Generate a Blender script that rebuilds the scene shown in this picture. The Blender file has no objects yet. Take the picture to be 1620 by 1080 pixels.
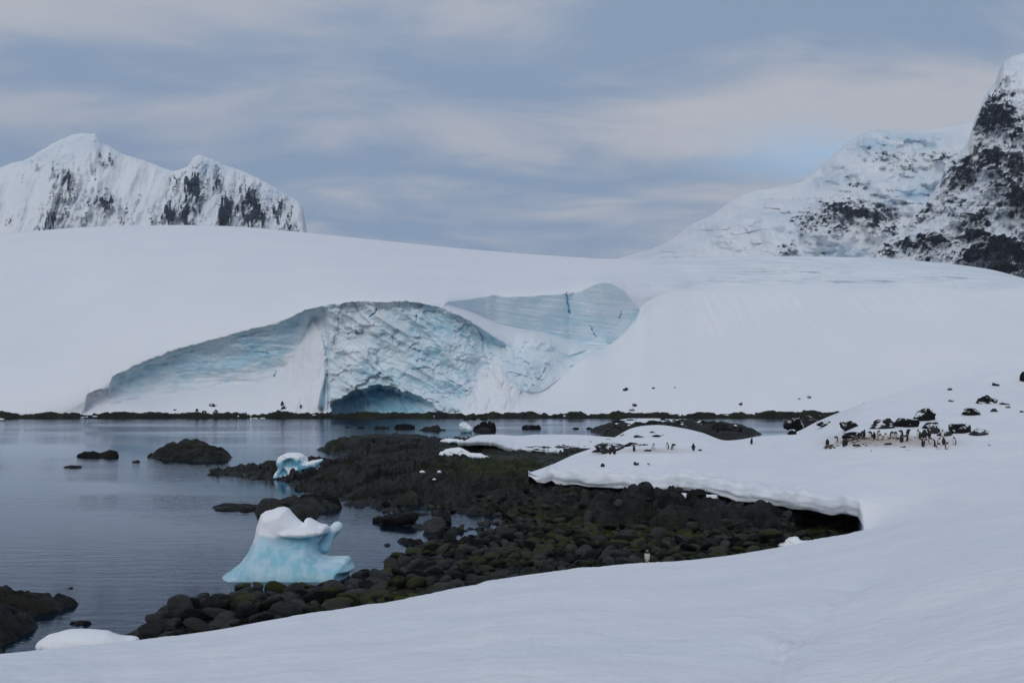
import bpy, math, random
import numpy as np

# ------------------------------------------------------------------ camera, sky, light
scene = bpy.context.scene
COL = scene.collection
F, HC, HY, CX = 1575.0, 11.0, 600.0, 810.0      # focal length in photo pixels, eye height, horizon row, centre column
R = math.radians

cam_d = bpy.data.cameras.new('camera')
cam_d.sensor_width = 36.0
cam_d.lens = 36.0 * F / 1620.0
cam_d.shift_y = 60.0 / 1620.0
cam_d.clip_start, cam_d.clip_end = 0.3, 30000.0
cam = bpy.data.objects.new('camera', cam_d); COL.objects.link(cam)
cam.location = (0, 0, HC); cam.rotation_euler = (R(90), 0, 0)
scene.camera = cam

SUN_EL, SUN_AZ = 32.0, 200.0                   # overcast: weak, very soft sun behind and left of the viewer
sun_d = bpy.data.lights.new('sun', 'SUN'); sun_d.energy = 0.72; sun_d.angle = R(30); sun_d.color = (1.0, 0.96, 0.92)
sun = bpy.data.objects.new('sun', sun_d); COL.objects.link(sun)
sun.location = (0, -20, 60)
sun.rotation_euler = (R(90 - SUN_EL), 0, R(180 - SUN_AZ))

scene.view_settings.view_transform = 'Standard'
scene.view_settings.look = 'None'
scene.view_settings.exposure = 0.22
scene.view_settings.gamma = 1.0
scene.view_settings.use_curve_mapping = False
scene.cycles.use_denoising = True
scene.cycles.max_bounces = 6
scene.cycles.diffuse_bounces = 4
scene.cycles.glossy_bounces = 3
scene.cycles.transparent_max_bounces = 6
scene.cycles.caustics_reflective = False
scene.cycles.caustics_refractive = False


class NT:
    """small node-tree writer"""
    def __init__(s, tree): s.t = tree; s.n = tree.nodes; s.l = tree.links
    def node(s, kind, **kw):
        n = s.n.new(kind)
        ins = kw.pop('ins', {})
        for k, v in kw.items(): setattr(n, k, v)
        for k, v in ins.items(): s.put(n, k, v)
        return n
    def put(s, n, k, v):
        sock = n.inputs[k]
        if isinstance(v, bpy.types.NodeSocket): s.l.new(v, sock)
        else: sock.default_value = v
    def math(s, op, a, b=None, c=None, clamp=False):
        n = s.node('ShaderNodeMath', operation=op, use_clamp=clamp)
        for i, v in enumerate((a, b, c)):
            if v is not None: s.put(n, i, v)
        return n.outputs[0]
    def mix(s, f, a, b, mode='MIX'):
        n = s.node('ShaderNodeMix', data_type='RGBA', blend_type=mode)
        s.put(n, 0, f); s.put(n, 6, a if not isinstance(a, tuple) else (*a, 1)[:4]); s.put(n, 7, b if not isinstance(b, tuple) else (*b, 1)[:4])
        return n.outputs[2]
    def noise(s, vec, scale, detail=4, rough=0.55, dist=0.0):
        n = s.node('ShaderNodeTexNoise', ins={'Scale': scale, 'Detail': detail, 'Roughness': rough, 'Distortion': dist})
        if vec is not None: s.l.new(vec, n.inputs['Vector'])
        return n.outputs['Fac']
    def ramp(s, v, lo, hi, a=0.0, b=1.0, smooth=True):
        n = s.node('ShaderNodeMapRange', interpolation_type='SMOOTHSTEP' if smooth else 'LINEAR', clamp=True) if smooth else s.node('ShaderNodeMapRange', clamp=True)
        for k, q in (('Value', v), ('From Min', lo), ('From Max', hi), ('To Min', a), ('To Max', b)): s.put(n, k, q)
        return n.outputs[0]
    def mapping(s, vec, scale=(1, 1, 1), rot=(0, 0, 0), loc=(0, 0, 0)):
        n = s.node('ShaderNodeMapping', ins={'Scale': scale, 'Rotation': rot, 'Location': loc})
        s.l.new(vec, n.inputs['Vector'])
        return n.outputs[0]
    def attr(s, name):
        return s.node('ShaderNodeAttribute', attribute_name=name).outputs['Fac']
    def bump(s, h, strength, dist, normal=None):
        n = s.node('ShaderNodeBump', ins={'Strength': strength, 'Distance': dist, 'Height': h})
        if normal is not None: s.l.new(normal, n.inputs['Normal'])
        return n.outputs[0]


world = bpy.data.worlds.new('World'); scene.world = world; world.use_nodes = True
wt = NT(world.node_tree); wt.n.clear()
geo = wt.node('ShaderNodeTexCoord').outputs['Generated']
sep = wt.node('ShaderNodeSeparateXYZ'); wt.l.new(geo, sep.inputs[0])
zz = wt.math('ADD', wt.math('MAXIMUM', sep.outputs[2], 0.0), 0.22)
comb = wt.node('ShaderNodeCombineXYZ')
wt.l.new(wt.math('DIVIDE', sep.outputs[0], zz), comb.inputs[0])
wt.l.new(wt.math('DIVIDE', sep.outputs[1], zz), comb.inputs[1])
plane = comb.outputs[0]                          # a flat cloud layer seen in perspective
sky = wt.node('ShaderNodeTexSky', sky_type='NISHITA', sun_disc=False, sun_elevation=R(SUN_EL), sun_rotation=R(SUN_AZ), air_density=1.0, dust_density=1.2, ozone_density=2.0)
n1 = wt.noise(wt.mapping(plane, (0.50, 0.95, 1), (0, 0, R(12)), (3.6, 1.3, 0)), 1.0, 5, 0.52, 0.3)
n2 = wt.noise(wt.mapping(plane, (1.5, 2.8, 1), (0, 0, R(-9)), (7.3, 2.2, 0)), 1.0, 7, 0.58, 0.4)
n3 = wt.noise(wt.mapping(plane, (0.3, 0.45, 1), (0, 0, 0), (1.7, 8.2, 0)), 1.0, 3, 0.5, 0.0)
dens = wt.math('ADD', wt.math('MULTIPLY', n1, 0.52), wt.math('MULTIPLY', n2, 0.48))
cloud = wt.mix(wt.ramp(dens, 0.425, 0.575), (2.2, 2.95, 4.15), (4.15, 4.3, 4.75))
cloud = wt.mix(wt.ramp(n3, 0.48, 0.70, 0.0, 0.6), cloud, (2.1, 2.85, 4.1))
cover = wt.ramp(dens, 0.26, 0.36)
off = wt.node('ShaderNodeVectorMath', operation='SUBTRACT'); wt.l.new(plane, off.inputs[0]); off.inputs[1].default_value = (0.66, 2.15, 0)
ln = wt.node('ShaderNodeVectorMath', operation='LENGTH'); wt.l.new(wt.mapping(off.outputs[0], (1.0, 1.5, 1)), ln.inputs[0])
gap = wt.ramp(wt.math('ADD', ln.outputs['Value'], wt.math('MULTIPLY', n2, 0.9)), 0.40, 0.85, 0.7, 0.0)       # a thin break in the cloud
cloud = wt.mix(gap, cloud, (2.9, 4.6, 6.6))
skymix = wt.mix(cover, sky.outputs[0], cloud)
bg = wt.node('ShaderNodeBackground', ins={'Strength': 0.1}); wt.l.new(skymix, bg.inputs[0])
out = wt.node('ShaderNodeOutputWorld'); wt.l.new(bg.outputs[0], out.inputs[0])

# ------------------------------------------------------------------ numeric helpers
def ss(a, b, x):
    t = np.clip((np.asarray(x, float) - a) / (b - a), 0, 1); return t * t * (3 - 2 * t)
def lerp(a, b, t): return a + (b - a) * t
def curve(pts):
    xs = np.array([p[0] for p in pts], float); ys = np.array([p[1] for p in pts], float)
    return lambda x: np.interp(x, xs, ys)
def scurve(pts):
    """piecewise cubic (monotone tangents) through the points"""
    xs = np.array([p[0] for p in pts], float); ys = np.array([p[1] for p in pts], float)
    d = np.diff(ys) / np.diff(xs); m = np.zeros_like(ys)
    m[0], m[-1] = d[0], d[-1]
    a, b = d[:-1], d[1:]
    m[1:-1] = np.where(a * b > 0, 2 * a * b / np.where(a + b == 0, 1, a + b), 0)
    def f(x):
        x = np.asarray(x, float); i = np.clip(np.searchsorted(xs, x) - 1, 0, len(xs) - 2)
        h = xs[i + 1] - xs[i]; t = np.clip((x - xs[i]) / h, 0, 1)
        return ((2*t**3 - 3*t**2 + 1) * ys[i] + (t**3 - 2*t**2 + t) * h * m[i] + (-2*t**3 + 3*t**2) * ys[i+1] + (t**3 - t**2) * h * m[i+1])
    return f
def at(px, py, Y):
    return np.array([(px - CX) / F * Y, Y, HC + (HY - py) / F * Y])
def gY(py, z=0.0): return (HC - z) * F / (np.asarray(py, float) - HY)
def on(px, py, z=0.0):
    Y = gY(py, z); return np.array([(np.asarray(px, float) - CX) / F * Y, Y])

def h2(i, j, k, s):
    n = (i.astype(np.int64) * 374761393 + j.astype(np.int64) * 668265263 + np.int64(k) * 2147483647 + np.int64(s) * 974634777) & 0xFFFFFFFF
    n = ((n ^ (n >> 13)) * 1274126177) & 0xFFFFFFFF
    n = ((n ^ (n >> 16)) * 2246822519) & 0xFFFFFFFF
    return ((n ^ (n >> 15)) & 0xFFFFFF) / float(0x1000000)
def pn(x, y, seed=0):
    x = np.asarray(x, float); y = np.asarray(y, float)
    i = np.floor(x); j = np.floor(y); u = x - i; v = y - j
    i = i.astype(np.int64); j = j.astype(np.int64)
    fu = u*u*u*(u*(u*6-15)+10); fv = v*v*v*(v*(v*6-15)+10)
    def g(a, b):
        t = h2(i + a, j + b, 0, seed) * 2 * math.pi
        return np.cos(t) * (u - a) + np.sin(t) * (v - b)
    return 1.5 * lerp(lerp(g(0, 0), g(1, 0), fu), lerp(g(0, 1), g(1, 1), fu), fv)
def fbm(x, y, seed=0, oct=4, gain=0.5):
    s = 0; a = 1.0
    for o in range(oct):
        s = s + a * pn(np.asarray(x) * 2**o + 17.3*o, np.asarray(y) * 2**o - 9.1*o, seed + o); a *= gain
    return s
def ridged(x, y, seed=0, oct=4, gain=0.5):
    s = 0; a = 1.0
    for o in range(oct):
        s = s + a * (1 - np.abs(pn(np.asarray(x) * 2**o + 7.7*o, np.asarray(y) * 2**o + 3.1*o, seed + o)) * 2); a *= gain
    return s
def p3(x, y, z, seed=0):
    """cheap 3-d noise from three planes"""
    return (pn(x + 0.37*z, y - 0.61*z, seed) + pn(y + 11.3 + 0.29*x, z + 0.43*x, seed + 5) + pn(z - 4.2 + 0.31*y, x + 0.53*y, seed + 9)) * 0.6
def blocks(x, y, seed=0, tilt=0.9):
    """Worley cells, each a tilted facet: broken rock and ice"""
    x = np.asarray(x, float); y = np.asarray(y, float)
    i = np.floor(x).astype(np.int64); j = np.floor(y).astype(np.int64)
    d1 = np.full(x.shape, 9.0); d2 = np.full(x.shape, 9.0); hh = np.zeros(x.shape)
    for a in (-1, 0, 1):
        for b in (-1, 0, 1):
            cx = i + a + 0.1 + 0.8 * h2(i + a, j + b, 1, seed); cy = j + b + 0.1 + 0.8 * h2(i + a, j + b, 2, seed)
            dx = x - cx; dy = y - cy; d = dx*dx + dy*dy
            hv = (h2(i + a, j + b, 3, seed) - 0.5) + tilt * ((h2(i + a, j + b, 4, seed) - 0.5) * dx + (h2(i + a, j + b, 5, seed) - 0.5) * dy)
            c = d < d1
            d2 = np.where(c, d1, np.minimum(d2, d)); hh = np.where(c, hv, hh); d1 = np.where(c, d, d1)
    return hh, np.sqrt(d2) - np.sqrt(d1)
def pillow(e, k=4.5): return 1 - np.exp(-e * k)
def poly_sd(x, y, P):
    """signed distance, positive inside"""
    x = np.asarray(x, float); y = np.asarray(y, float)
    best = np.full(x.shape, 1e18); ins = np.zeros(x.shape, bool)
    n = len(P)
    for k in range(n):
        ax, ay = P[k]; bx, by = P[(k + 1) % n]
        ex, ey = bx - ax, by - ay; wx, wy = x - ax, y - ay
        t = np.clip((wx*ex + wy*ey) / max(ex*ex + ey*ey, 1e-12), 0, 1)
        best = np.minimum(best, (wx - t*ex)**2 + (wy - t*ey)**2)
        if ay != by:
            c = ((ay > y) != (by > y)) & (x < (bx - ax) * (y - ay) / (by - ay) + ax)
            ins ^= c
    d = np.sqrt(best)
    return np.where(ins, d, -d)

# ------------------------------------------------------------------ object helpers
def link(name, me, mat=None, parent=None, kind=None, label=None, cat=None, group=None):
    o = bpy.data.objects.new(name, me); COL.objects.link(o)
    if me is not None and mat is not None and len(me.materials) == 0:
        for m in (mat if isinstance(mat, (list, tuple)) else [mat]): me.materials.append(m)
    if parent is not None: o.parent = parent
    if kind: o['kind'] = kind
    if label: o['label'] = label
    if cat: o['category'] = cat
    if group: o['group'] = group
    return o
def mesh_np(name, V, Q, smooth=True, attrs=None):
    """mesh from numpy vertices and quads or triangles"""
    V = np.ascontiguousarray(V, np.float32); Q = np.ascontiguousarray(Q, np.int32)
    k = Q.shape[1]; me = bpy.data.meshes.new(name)
    me.vertices.add(len(V)); me.vertices.foreach_set('co', V.ravel())
    me.loops.add(Q.size); me.loops.foreach_set('vertex_index', Q.ravel())
    me.polygons.add(len(Q))
    me.polygons.foreach_set('loop_start', np.arange(0, Q.size, k, dtype=np.int32))
    me.polygons.foreach_set('loop_total', np.full(len(Q), k, np.int32))
    me.polygons.foreach_set('use_smooth', np.full(len(Q), smooth, bool))
    for an, av in (attrs or {}).items():
        a = me.attributes.new(an, 'FLOAT', 'POINT'); a.data.foreach_set('value', np.ascontiguousarray(av, np.float32).ravel())
    me.update(calc_edges=True); me.validate()
    return me
def grid_mesh(name, X, Y, Z, keep=None, attrs=None, flip=False, smooth=True):
    r, c = X.shape; V = np.stack([X, Y, Z], -1).reshape(-1, 3)
    idx = np.arange(r * c).reshape(r, c)
    Q = np.stack([idx[:-1, :-1], idx[:-1, 1:], idx[1:, 1:], idx[1:, :-1]], -1)
    if flip: Q = Q[..., ::-1]
    if keep is not None: Q = Q[keep]
    Q = Q.reshape(-1, 4)
    used = np.zeros(len(V), bool); used[Q.ravel()] = True
    remap = np.cumsum(used) - 1
    at_ = {k: np.asarray(v).reshape(-1)[used] for k, v in (attrs or {}).items()}
    return mesh_np(name, V[used], remap[Q], smooth, at_)
def nets(Fv, org, h):
    """surface nets: field (negative inside) to quads"""
    nx, ny, nz = Fv.shape; s = Fv < 0
    cs = np.zeros((nx-1, ny-1, nz-1), int)
    for a in (0, 1):
        for b in (0, 1):
            for c in (0, 1): cs += s[a:nx-1+a, b:ny-1+b, c:nz-1+c]
    act = (cs > 0) & (cs < 8); vid = np.full(act.shape, -1); vid[act] = np.arange(act.sum())
    I = np.argwhere(act); acc = np.zeros((len(I), 3)); cnt = np.zeros(len(I))
    for ax in range(3):
        o = [k for k in range(3) if k != ax]
        for a in (0, 1):
            for b in (0, 1):
                p = I.copy(); p[:, o[0]] += a; p[:, o[1]] += b; q = p.copy(); q[:, ax] += 1
                f0 = Fv[p[:, 0], p[:, 1], p[:, 2]]; f1 = Fv[q[:, 0], q[:, 1], q[:, 2]]
                m = (f0 < 0) != (f1 < 0); t = np.where(m, f0 / np.where(m, f0 - f1, 1), 0)
                pos = p.astype(float); pos[:, ax] += t
                acc[m] += pos[m]; cnt[m] += 1
    V = acc / cnt[:, None] * h + np.asarray(org)
    Q = []
    for ax in range(3):
        u, v = [(1, 2), (2, 0), (0, 1)][ax]
        lo = [slice(None)]*3; hi = [slice(None)]*3
        sl = [slice(None)]*3; sl[ax] = slice(0, -1); a0 = s[tuple(sl)]
        sl[ax] = slice(1, None); a1 = s[tuple(sl)]
        E = np.argwhere(a0 != a1); E = E[(E[:, u] > 0) & (E[:, v] > 0) & (E[:, u] < Fv.shape[u]-1) & (E[:, v] < Fv.shape[v]-1)]
        fl = a0[E[:, 0], E[:, 1], E[:, 2]]
        def cell(du, dv):
            p = E.copy(); p[:, u] -= du; p[:, v] -= dv; return vid[p[:, 0], p[:, 1], p[:, 2]]
        q = np.stack([cell(1, 1), cell(0, 1), cell(0, 0), cell(1, 0)], -1)
        q[~fl] = q[~fl][:, ::-1]; Q.append(q)
    return V, np.concatenate(Q)
def smin(a, b, k):
    h = np.clip(0.5 + 0.5 * (b - a) / k, 0, 1); return b + (a - b) * h - k * h * (1 - h)
def ell(x, y, z, c, r, rot=0.0):
    dx, dy, dz = x - c[0], y - c[1], z - c[2]
    if rot:
        ca, sa = math.cos(rot), math.sin(rot); dx, dz = ca*dx + sa*dz, -sa*dx + ca*dz
    k = np.sqrt((dx/r[0])**2 + (dy/r[1])**2 + (dz/r[2])**2)
    return (k - 1) * min(r)
def cap(x, y, z, a, b, ra, rb=None):
    rb = ra if rb is None else rb
    a = np.array(a, float); b = np.array(b, float); e = b - a
    t = np.clip(((x-a[0])*e[0] + (y-a[1])*e[1] + (z-a[2])*e[2]) / (e @ e), 0, 1)
    return np.sqrt((x-a[0]-t*e[0])**2 + (y-a[1]-t*e[1])**2 + (z-a[2]-t*e[2])**2) - (ra + (rb - ra) * t)
def vox(lo, hi, h):
    n = [int(math.ceil((b - a) / h)) + 1 for a, b in zip(lo, hi)]
    ax = [lo[k] + h * np.arange(n[k]) for k in range(3)]
    return np.meshgrid(*ax, indexing='ij')
def ico(level):
    t = (1 + 5**0.5) / 2
    V = [(-1,t,0),(1,t,0),(-1,-t,0),(1,-t,0),(0,-1,t),(0,1,t),(0,-1,-t),(0,1,-t),(t,0,-1),(t,0,1),(-t,0,-1),(-t,0,1)]
    T = [(0,11,5),(0,5,1),(0,1,7),(0,7,10),(0,10,11),(1,5,9),(5,11,4),(11,10,2),(10,7,6),(7,1,8),(3,9,4),(3,4,2),(3,2,6),(3,6,8),(3,8,9),(4,9,5),(2,4,11),(6,2,10),(8,6,7),(9,8,1)]
    V = [np.array(v) / np.linalg.norm(v) for v in V]
    for _ in range(level):
        mid = {}; N = []
        def m(a, b):
            k = (min(a, b), max(a, b))
            if k not in mid:
                p = V[a] + V[b]; V.append(p / np.linalg.norm(p)); mid[k] = len(V) - 1
            return mid[k]
        for a, b, c in T:
            ab, bc, ca = m(a, b), m(b, c), m(c, a); N += [(a, ab, ca), (b, bc, ab), (c, ca, bc), (ab, bc, ca)]
        T = N
    return np.array(V), np.array(T)
ICO = {k: ico(k) for k in (1, 2, 3, 4)}
def stone(seed, level=2, dims=(1, 1, 0.6), cuts=7, rough=0.12, cutd=(0.62, 0.95), box=1.0):
    """a boulder: sphere, plane cuts, noise"""
    rng = np.random.default_rng(seed); V, T = ICO[level]; V = V.copy()
    if box < 1: V = np.sign(V) * np.abs(V) ** box; V *= 0.95 / np.abs(V).max()
    for _ in range(cuts):
        n = rng.normal(size=3); n /= np.linalg.norm(n); d = rng.uniform(*cutd)
        e = V @ n - d; e = np.where(e > 0, e * 0.96, 0); V = V - e[:, None] * n
    for s_, a_ in ((1.3, rough), (3.0, rough * 0.45), (7.0, rough * 0.2)):
        V = V * (1 + a_ * p3(V[:, 0]*s_, V[:, 1]*s_, V[:, 2]*s_, seed))[:, None]
    return V * np.array(dims), T

# ------------------------------------------------------------------ materials
def new_mat(name):
    m = bpy.data.materials.new(name); m.use_nodes = True; t = NT(m.node_tree); t.n.clear()
    b = t.node('ShaderNodeBsdfPrincipled'); o = t.node('ShaderNodeOutputMaterial'); t.l.new(b.outputs[0], o.inputs[0])
    return m, t, b
def gpos(t): return t.node('ShaderNodeNewGeometry').outputs['Position']
def upness(t, nrm=None):
    s = t.node('ShaderNodeSeparateXYZ'); t.l.new(t.node('ShaderNodeNewGeometry').outputs['Normal'] if nrm is None else nrm, s.inputs[0]); return s.outputs[2]

def snow_mat():
    m, t, b = new_mat('snow'); p = gpos(t)
    a = t.noise(t.mapping(p, (0.25, 0.25, 0.25)), 1.0, 5, 0.55)
    c = t.mix(t.ramp(a, 0.35, 0.65), (0.80, 0.84, 0.885), (0.85, 0.87, 0.90))
    blu = t.math('MULTIPLY', t.ramp(t.noise(t.mapping(p, (0.45, 0.6, 1), (0, 0, R(-20))), 1.0, 6, 0.62, 0.5), 0.54, 0.70), 0.35)
    c = t.mix(blu, c, (0.72, 0.80, 0.855))
    g = t.math('MULTIPLY', t.attr('guano'), t.ramp(t.noise(p, 1.6, 5, 0.6), 0.26, 0.48))
    c = t.mix(t.math('MULTIPLY', g, 0.85), c, (0.40, 0.30, 0.235))
    c = t.mix(t.math('MULTIPLY', t.attr('edge_shade'), t.ramp(t.noise(t.mapping(p, (0.7, 0.7, 5.0)), 1.0, 5, 0.6), 0.4, 0.62, 0.15, 1.0)), c, (0.40, 0.50, 0.585))  # grey-blue shading of the overhanging snow edge, put into the colour
    t.put(b, 'Base Color', c); t.put(b, 'Roughness', 0.65); t.put(b, 'Specular IOR Level', 0.25)
    f = t.math('ADD', t.noise(p, 1.4, 6, 0.6), t.math('MULTIPLY', t.noise(p, 14.0, 3, 0.6), 0.12))
    sas = t.noise(t.mapping(p, (0.9, 1.3, 1.0), (0, 0, R(24))), 1.0, 5, 0.58, 0.5)
    t.put(b, 'Normal', t.bump(sas, 0.55, 0.12, t.bump(f, 0.55, 0.12)))
    return m
def far_snow_mat():
    m, t, b = new_mat('glacier_snow_and_ice'); p = gpos(t)
    a = t.noise(t.mapping(p, (0.03, 0.03, 0.03)), 1.0, 5, 0.55)
    snow = t.mix(t.ramp(a, 0.3, 0.7), (0.80, 0.835, 0.88), (0.835, 0.86, 0.895))
    ice = t.attr('ice')
    pr = t.mapping(p, (0.10, 0.10, 0.16), (0, R(-24), 0))
    v1 = t.noise(pr, 1.0, 8, 0.62, 0.8)
    v2 = t.noise(t.mapping(p, (0.5, 0.3, 0.7), (0, R(-28), 0)), 1.0, 6, 0.65, 0.5)
    blue = t.mix(t.ramp(v1, 0.34, 0.66), (0.46, 0.72, 0.84), (0.74, 0.86, 0.915))
    blue = t.mix(t.ramp(v2, 0.50, 0.72, 0.0, 0.55), blue, (0.83, 0.88, 0.91))
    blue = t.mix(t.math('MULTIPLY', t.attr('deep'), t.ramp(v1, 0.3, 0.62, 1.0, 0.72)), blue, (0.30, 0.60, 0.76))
    c = t.mix(ice, snow, blue)
    lay = t.noise(t.mapping(p, (0.05, 0.03, 1.9), (0, R(7), 0)), 1.0, 7, 0.7, 0.15)
    c = t.mix(t.math('MULTIPLY', t.attr('layer_shade'), t.ramp(lay, 0.40, 0.62)), c, (0.63, 0.715, 0.77))
    c = t.mix(t.attr('crack'), c, (0.12, 0.45, 0.70))
    c = t.mix(t.attr('dirt_and_dark'), c, (0.10, 0.10, 0.09))
    t.put(b, 'Base Color', c); t.put(b, 'Roughness', 0.6); t.put(b, 'Specular IOR Level', 0.25)
    h = t.math('ADD', t.noise(t.mapping(p, (0.45, 0.3, 0.65), (0, R(-30), 0)), 1.0, 8, 0.66, 0.3), t.math('MULTIPLY', t.noise(p, 0.5, 4, 0.5), 0.15))
    n = t.node('ShaderNodeBump', ins={'Distance': 1.6, 'Height': h})
    t.put(n, 'Strength', t.math('ADD', t.math('MULTIPLY', ice, 0.36), 0.08))
    t.put(b, 'Normal', n.outputs[0])
    return m
def berg_mat(name, lo, hi, deepc, whitec=(0.86, 0.89, 0.92), sc=1.0):
    m, t, b = new_mat(name); p = gpos(t); u = upness(t)
    n_ = t.noise(t.mapping(p, (1.2*sc, 1.2*sc, 1.2*sc)), 1.0, 5, 0.6)
    streak = t.noise(t.mapping(p, (2.2*sc, 2.2*sc, 0.25*sc)), 1.0, 4, 0.55)
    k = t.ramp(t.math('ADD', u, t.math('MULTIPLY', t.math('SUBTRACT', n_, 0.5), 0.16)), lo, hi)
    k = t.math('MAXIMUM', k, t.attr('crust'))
    blue = t.mix(t.ramp(streak, 0.32, 0.68), deepc, tuple(lerp(d, w, 0.38) for d, w in zip(deepc, whitec)))
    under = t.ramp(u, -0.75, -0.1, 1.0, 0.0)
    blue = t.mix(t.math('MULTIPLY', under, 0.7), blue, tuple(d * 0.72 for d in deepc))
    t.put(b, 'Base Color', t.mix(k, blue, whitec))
    t.put(b, 'Roughness', t.ramp(k, 0, 1, 0.38, 0.65)); t.put(b, 'Specular IOR Level', 0.35)
    t.put(b, 'Subsurface Weight', 0.25); t.put(b, 'Subsurface Radius', (0.25, 0.55, 0.75)); t.put(b, 'Subsurface Scale', 0.5)
    h = t.math('ADD', t.noise(p, 2.5*sc, 5, 0.6), t.math('MULTIPLY', t.noise(p, 11*sc, 3, 0.6), 0.2))
    t.put(b, 'Normal', t.bump(h, 0.35, 0.12))
    return m
def rock_mat(name, base=(0.002, 0.0023, 0.0027), hi=(0.034, 0.037, 0.039), moss=0.0, sc=1.0, wet=True, snowy=False):
    m, t, b = new_mat(name); p = gpos(t); u = upness(t)
    oi = t.node('ShaderNodeObjectInfo').outputs['Random']
    rv = t.math('FRACT', t.math('ADD', oi, t.attr('rnd')))
    a = t.noise(p, 0.9*sc, 7, 0.65, 0.3); f = t.noise(p, 9.0*sc, 6, 0.7)
    str_ = t.noise(t.mapping(p, (1.2*sc, 1.2*sc, 5.5*sc), (R(14), R(-10), 0)), 1.0, 6, 0.65, 0.5)
    k = t.math('ADD', t.math('MULTIPLY', a, 0.5), t.math('MULTIPLY', f, 0.3))
    k = t.math('ADD', k, t.math('MULTIPLY', t.math('SUBTRACT', rv, 0.5), 0.55))
    c = t.mix(t.ramp(k, 0.26, 0.60), base, hi)
    brown = t.noise(p, 0.35*sc, 4, 0.6)
    c = t.mix(t.ramp(brown, 0.48, 0.68, 0.0, 0.6), c, (0.022, 0.019, 0.014))
    c = t.mix(t.math('MULTIPLY', t.ramp(str_, 0.54, 0.70), 0.55), c, tuple(q * 0.35 for q in base))
    if moss:
        mk = t.math('MULTIPLY', t.ramp(u, 0.25, 0.85), t.ramp(t.math('ADD', t.noise(p, 0.22, 3, 0.5), t.math('MULTIPLY', t.noise(p, 2.6, 5, 0.65), 0.45)), 0.70, 0.86))
        mk = t.math('MAXIMUM', t.math('MULTIPLY', mk, moss), t.math('MULTIPLY', t.attr('moss'), t.math('MULTIPLY', t.ramp(u, 0.1, 0.7), t.ramp(t.math('ADD', t.noise(p, 1.7, 5, 0.65), t.math('MULTIPLY', rv, 0.35)), 0.45, 0.80))))
        gm = t.mix(t.noise(p, 5.0, 4, 0.6), (0.014, 0.021, 0.004), (0.075, 0.095, 0.009))
        c = t.mix(mk, c, gm)
    if snowy:
        c = t.mix(t.math('MULTIPLY', t.ramp(u, 0.35, 0.62), t.ramp(t.noise(p, 1.1, 5, 0.65, 0.4), 0.49, 0.54)), c, (0.82, 0.84, 0.87))
    t.put(b, 'Base Color', c)
    sz = t.node('ShaderNodeSeparateXYZ'); t.l.new(p, sz.inputs[0])
    t.put(b, 'Roughness', t.ramp(sz.outputs[2], 0.05, 0.5, 0.45, 0.72) if wet else 0.8)
    t.put(b, 'Specular IOR Level', 0.13 if wet else 0.10)
    h = t.math('ADD', t.math('ADD', t.math('MULTIPLY', a, 1.0), t.math('MULTIPLY', str_, 0.7)), t.math('MULTIPLY', f, 0.28))
    t.put(b, 'Normal', t.bump(h, 1.0, 0.34 / sc))
    return m
def mountain_mat(name, fs, gs, rc, fa=0.30, ga=0.26):
    m, t, b = new_mat(name); p = gpos(t)
    snow = t.mix(t.ramp(t.noise(p, 0.006, 5, 0.6), 0.3, 0.7), (0.78, 0.83, 0.875), (0.86, 0.88, 0.90))
    snow = t.mix(t.math('MULTIPLY', t.attr('ice'), t.ramp(t.noise(t.mapping(p, (0.012, 0.008, 0.022)), 1.0, 6, 0.65, 0.4), 0.36, 0.6)), snow, (0.50, 0.66, 0.78))
    f = t.noise(t.mapping(p, fs, (0, R(12), 0)), 1.0, 7, 0.72)
    g = t.noise(t.mapping(p, gs, (0, R(-15), 0)), 1.0, 6, 0.7)
    k = t.ramp(t.math('ADD', t.attr('rock'), t.math('ADD', t.math('MULTIPLY', t.math('SUBTRACT', f, 0.5), fa), t.math('MULTIPLY', t.math('SUBTRACT', g, 0.5), ga))), 0.47, 0.57)
    rockc = t.mix(t.noise(p, 0.03, 6, 0.7), *rc)
    t.put(b, 'Base Color', t.mix(k, snow, rockc)); t.put(b, 'Roughness', 0.8); t.put(b, 'Specular IOR Level', 0.15)
    h = t.math('ADD', t.noise(t.mapping(p, (0.02, 0.012, 0.012)), 1.0, 8, 0.68, 0.2), t.math('MULTIPLY', f, 0.5))
    n = t.node('ShaderNodeBump', ins={'Distance': 22.0, 'Height': h}); t.put(n, 'Strength', t.math('ADD', t.math('MULTIPLY', k, 0.6), 0.08))
    t.put(b, 'Normal', n.outputs[0])
    return m
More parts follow.
